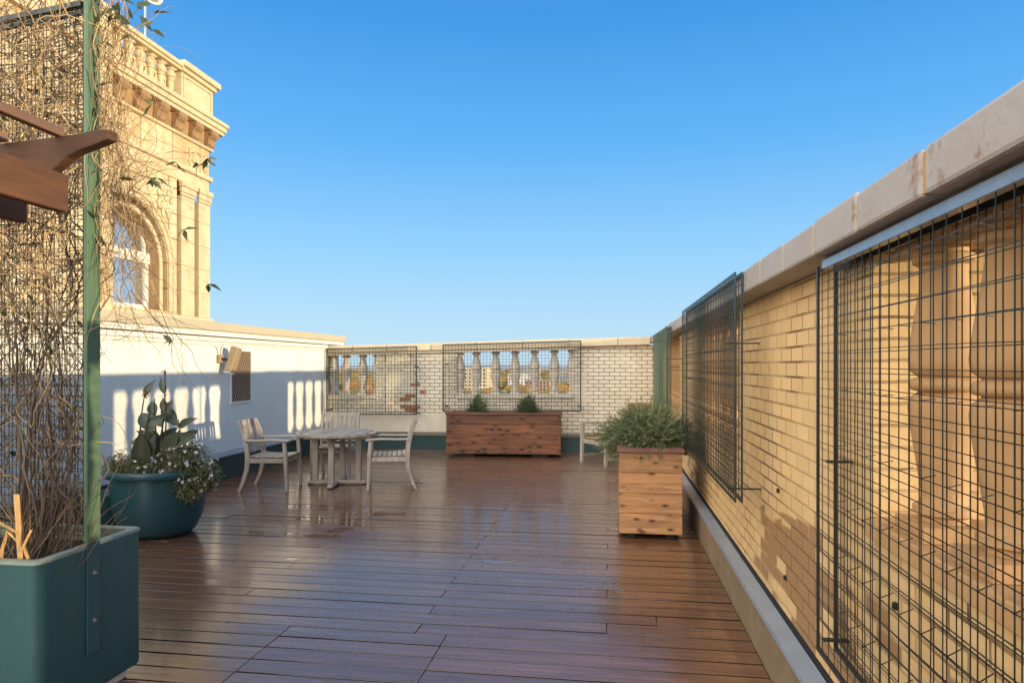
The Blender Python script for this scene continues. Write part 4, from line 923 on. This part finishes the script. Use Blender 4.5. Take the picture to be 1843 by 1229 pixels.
# ---------------------------------------------------------------- far city and trees beyond the end wall
rr=random.Random(55)
def isoclump(m,c,r,h,k=3,seed=0):
    n=7
    prof=[(0,-h*.5),(r*.7,-h*.35),(r,0),(r*.8,h*.3),(r*.4,h*.48),(0,h*.55)]
    b=len(m.v); m.lathe(prof,n,c,cap=False)
    for i in range(b,len(m.v)):
        x,y,z=m.v[i]; j=1+.35*noise.noise(Vector((x*.21,y*.21,z*.21))); m.v[i]=(c[0]+(x-c[0])*j,c[1]+(y-c[1])*j,z)
m=MB()
for i in range(2600):
    yv=500*(1+rr.random()**1.3*6); xv=rr.uniform(-.75,.45)*yv; r=rr.uniform(5,9)*(1+yv/3000); h=rr.uniform(10,17)
    isoclump(m,(xv,yv,GZ+h*.5),r,h)
tag(m.build('distant_woodland',foliage('autumn_trees',[(.22,.09,.02),(.10,.12,.03),(.34,.17,.04),(.16,.14,.05),(.30,.12,.03),(.09,.09,.03),(.26,.2,.09)],.9,0)),'autumn coloured trees spreading to the horizon beyond the far wall','trees',kind='stuff')
WM=[stone_blocks('far_walls_%d'%i,c,tuple(v*.85 for v in c),6,3.6,0,(.06,.06,.07)) for i,c in enumerate([(.62,.52,.36),(.66,.66,.64),(.42,.28,.2),(.34,.36,.4)])]
names=[('tan apartment tower seen through the left of the wide opening',-118,610,22,16,33.5,0),('white high rise block at the right end of the wide opening',-18,640,12,12,33,1),
('pale low block between the second and third balusters',-100,780,30,14,26,1),('brick block behind the middle balusters',-72,700,26,14,20,2),('grey office slab below the horizon behind the fourth baluster',-55,860,34,14,27,3),
('cream block seen through the narrow opening',-300,640,30,15,28,0),('brick block seen through the narrow opening',-275,560,20,14,20,2),('white block right of centre on the horizon',-38,1100,30,16,32,1),('small slab block far off on the horizon',-150,1300,34,16,34,3)]
for lab,x,yv,w,d,h,k in names:
    t=thing('city_building','distant '+lab,'building',(x,yv,GZ),rr.uniform(-.3,.3),'distant city buildings beyond the far wall')
    MB().box(-w/2,w/2,-d/2,d/2,-1,h).build('wall',WM[k],t); MB().box(-w/2-.3,w/2+.3,-d/2-.3,d/2+.3,h+.01,h+.7).box(-w*.2,w*.1,-3,3,h+.71,h+2.6).build('roof',M['concrete'],t)
    mw=MB(); nx=int(w/3.4); nz=int(h/3.3)
    for i in range(nx):
        for j in range(1,nz): xx=-w/2+(i+.5)*w/nx; zz=j*h/nz; mw.box(xx-.75,xx+.75,-d/2-.05,-d/2+.3,zz,zz+1.6)
    mw.build('windows',M['dark'],t)
hl=MB(); N=80
for i in range(N):
    a0=-60+120*i/N; a1=-60+120*(i+1)/N
    def P(a,z,r=5200): return (r*math.sin(R(a)),r*math.cos(R(a)),z)
    h0=2+9*noise.noise(Vector((a0*.13,0,0))); h1=2+9*noise.noise(Vector((a1*.13,0,0)))
    hl.quad(P(a0,GZ-5,4200),P(a1,GZ-5,4200),P(a1,h1),P(a0,h0)); hl.quad(P(a0,h0),P(a1,h1),P(a1,GZ-5,6000),P(a0,GZ-5,6000))
tag(hl.build('hills',plain('far_hills',(.30,.32,.36),(.24,.25,.27),.002,.95,bmp=0)),kind='structure')  # pale grey-blue carries the distance haze in the colour
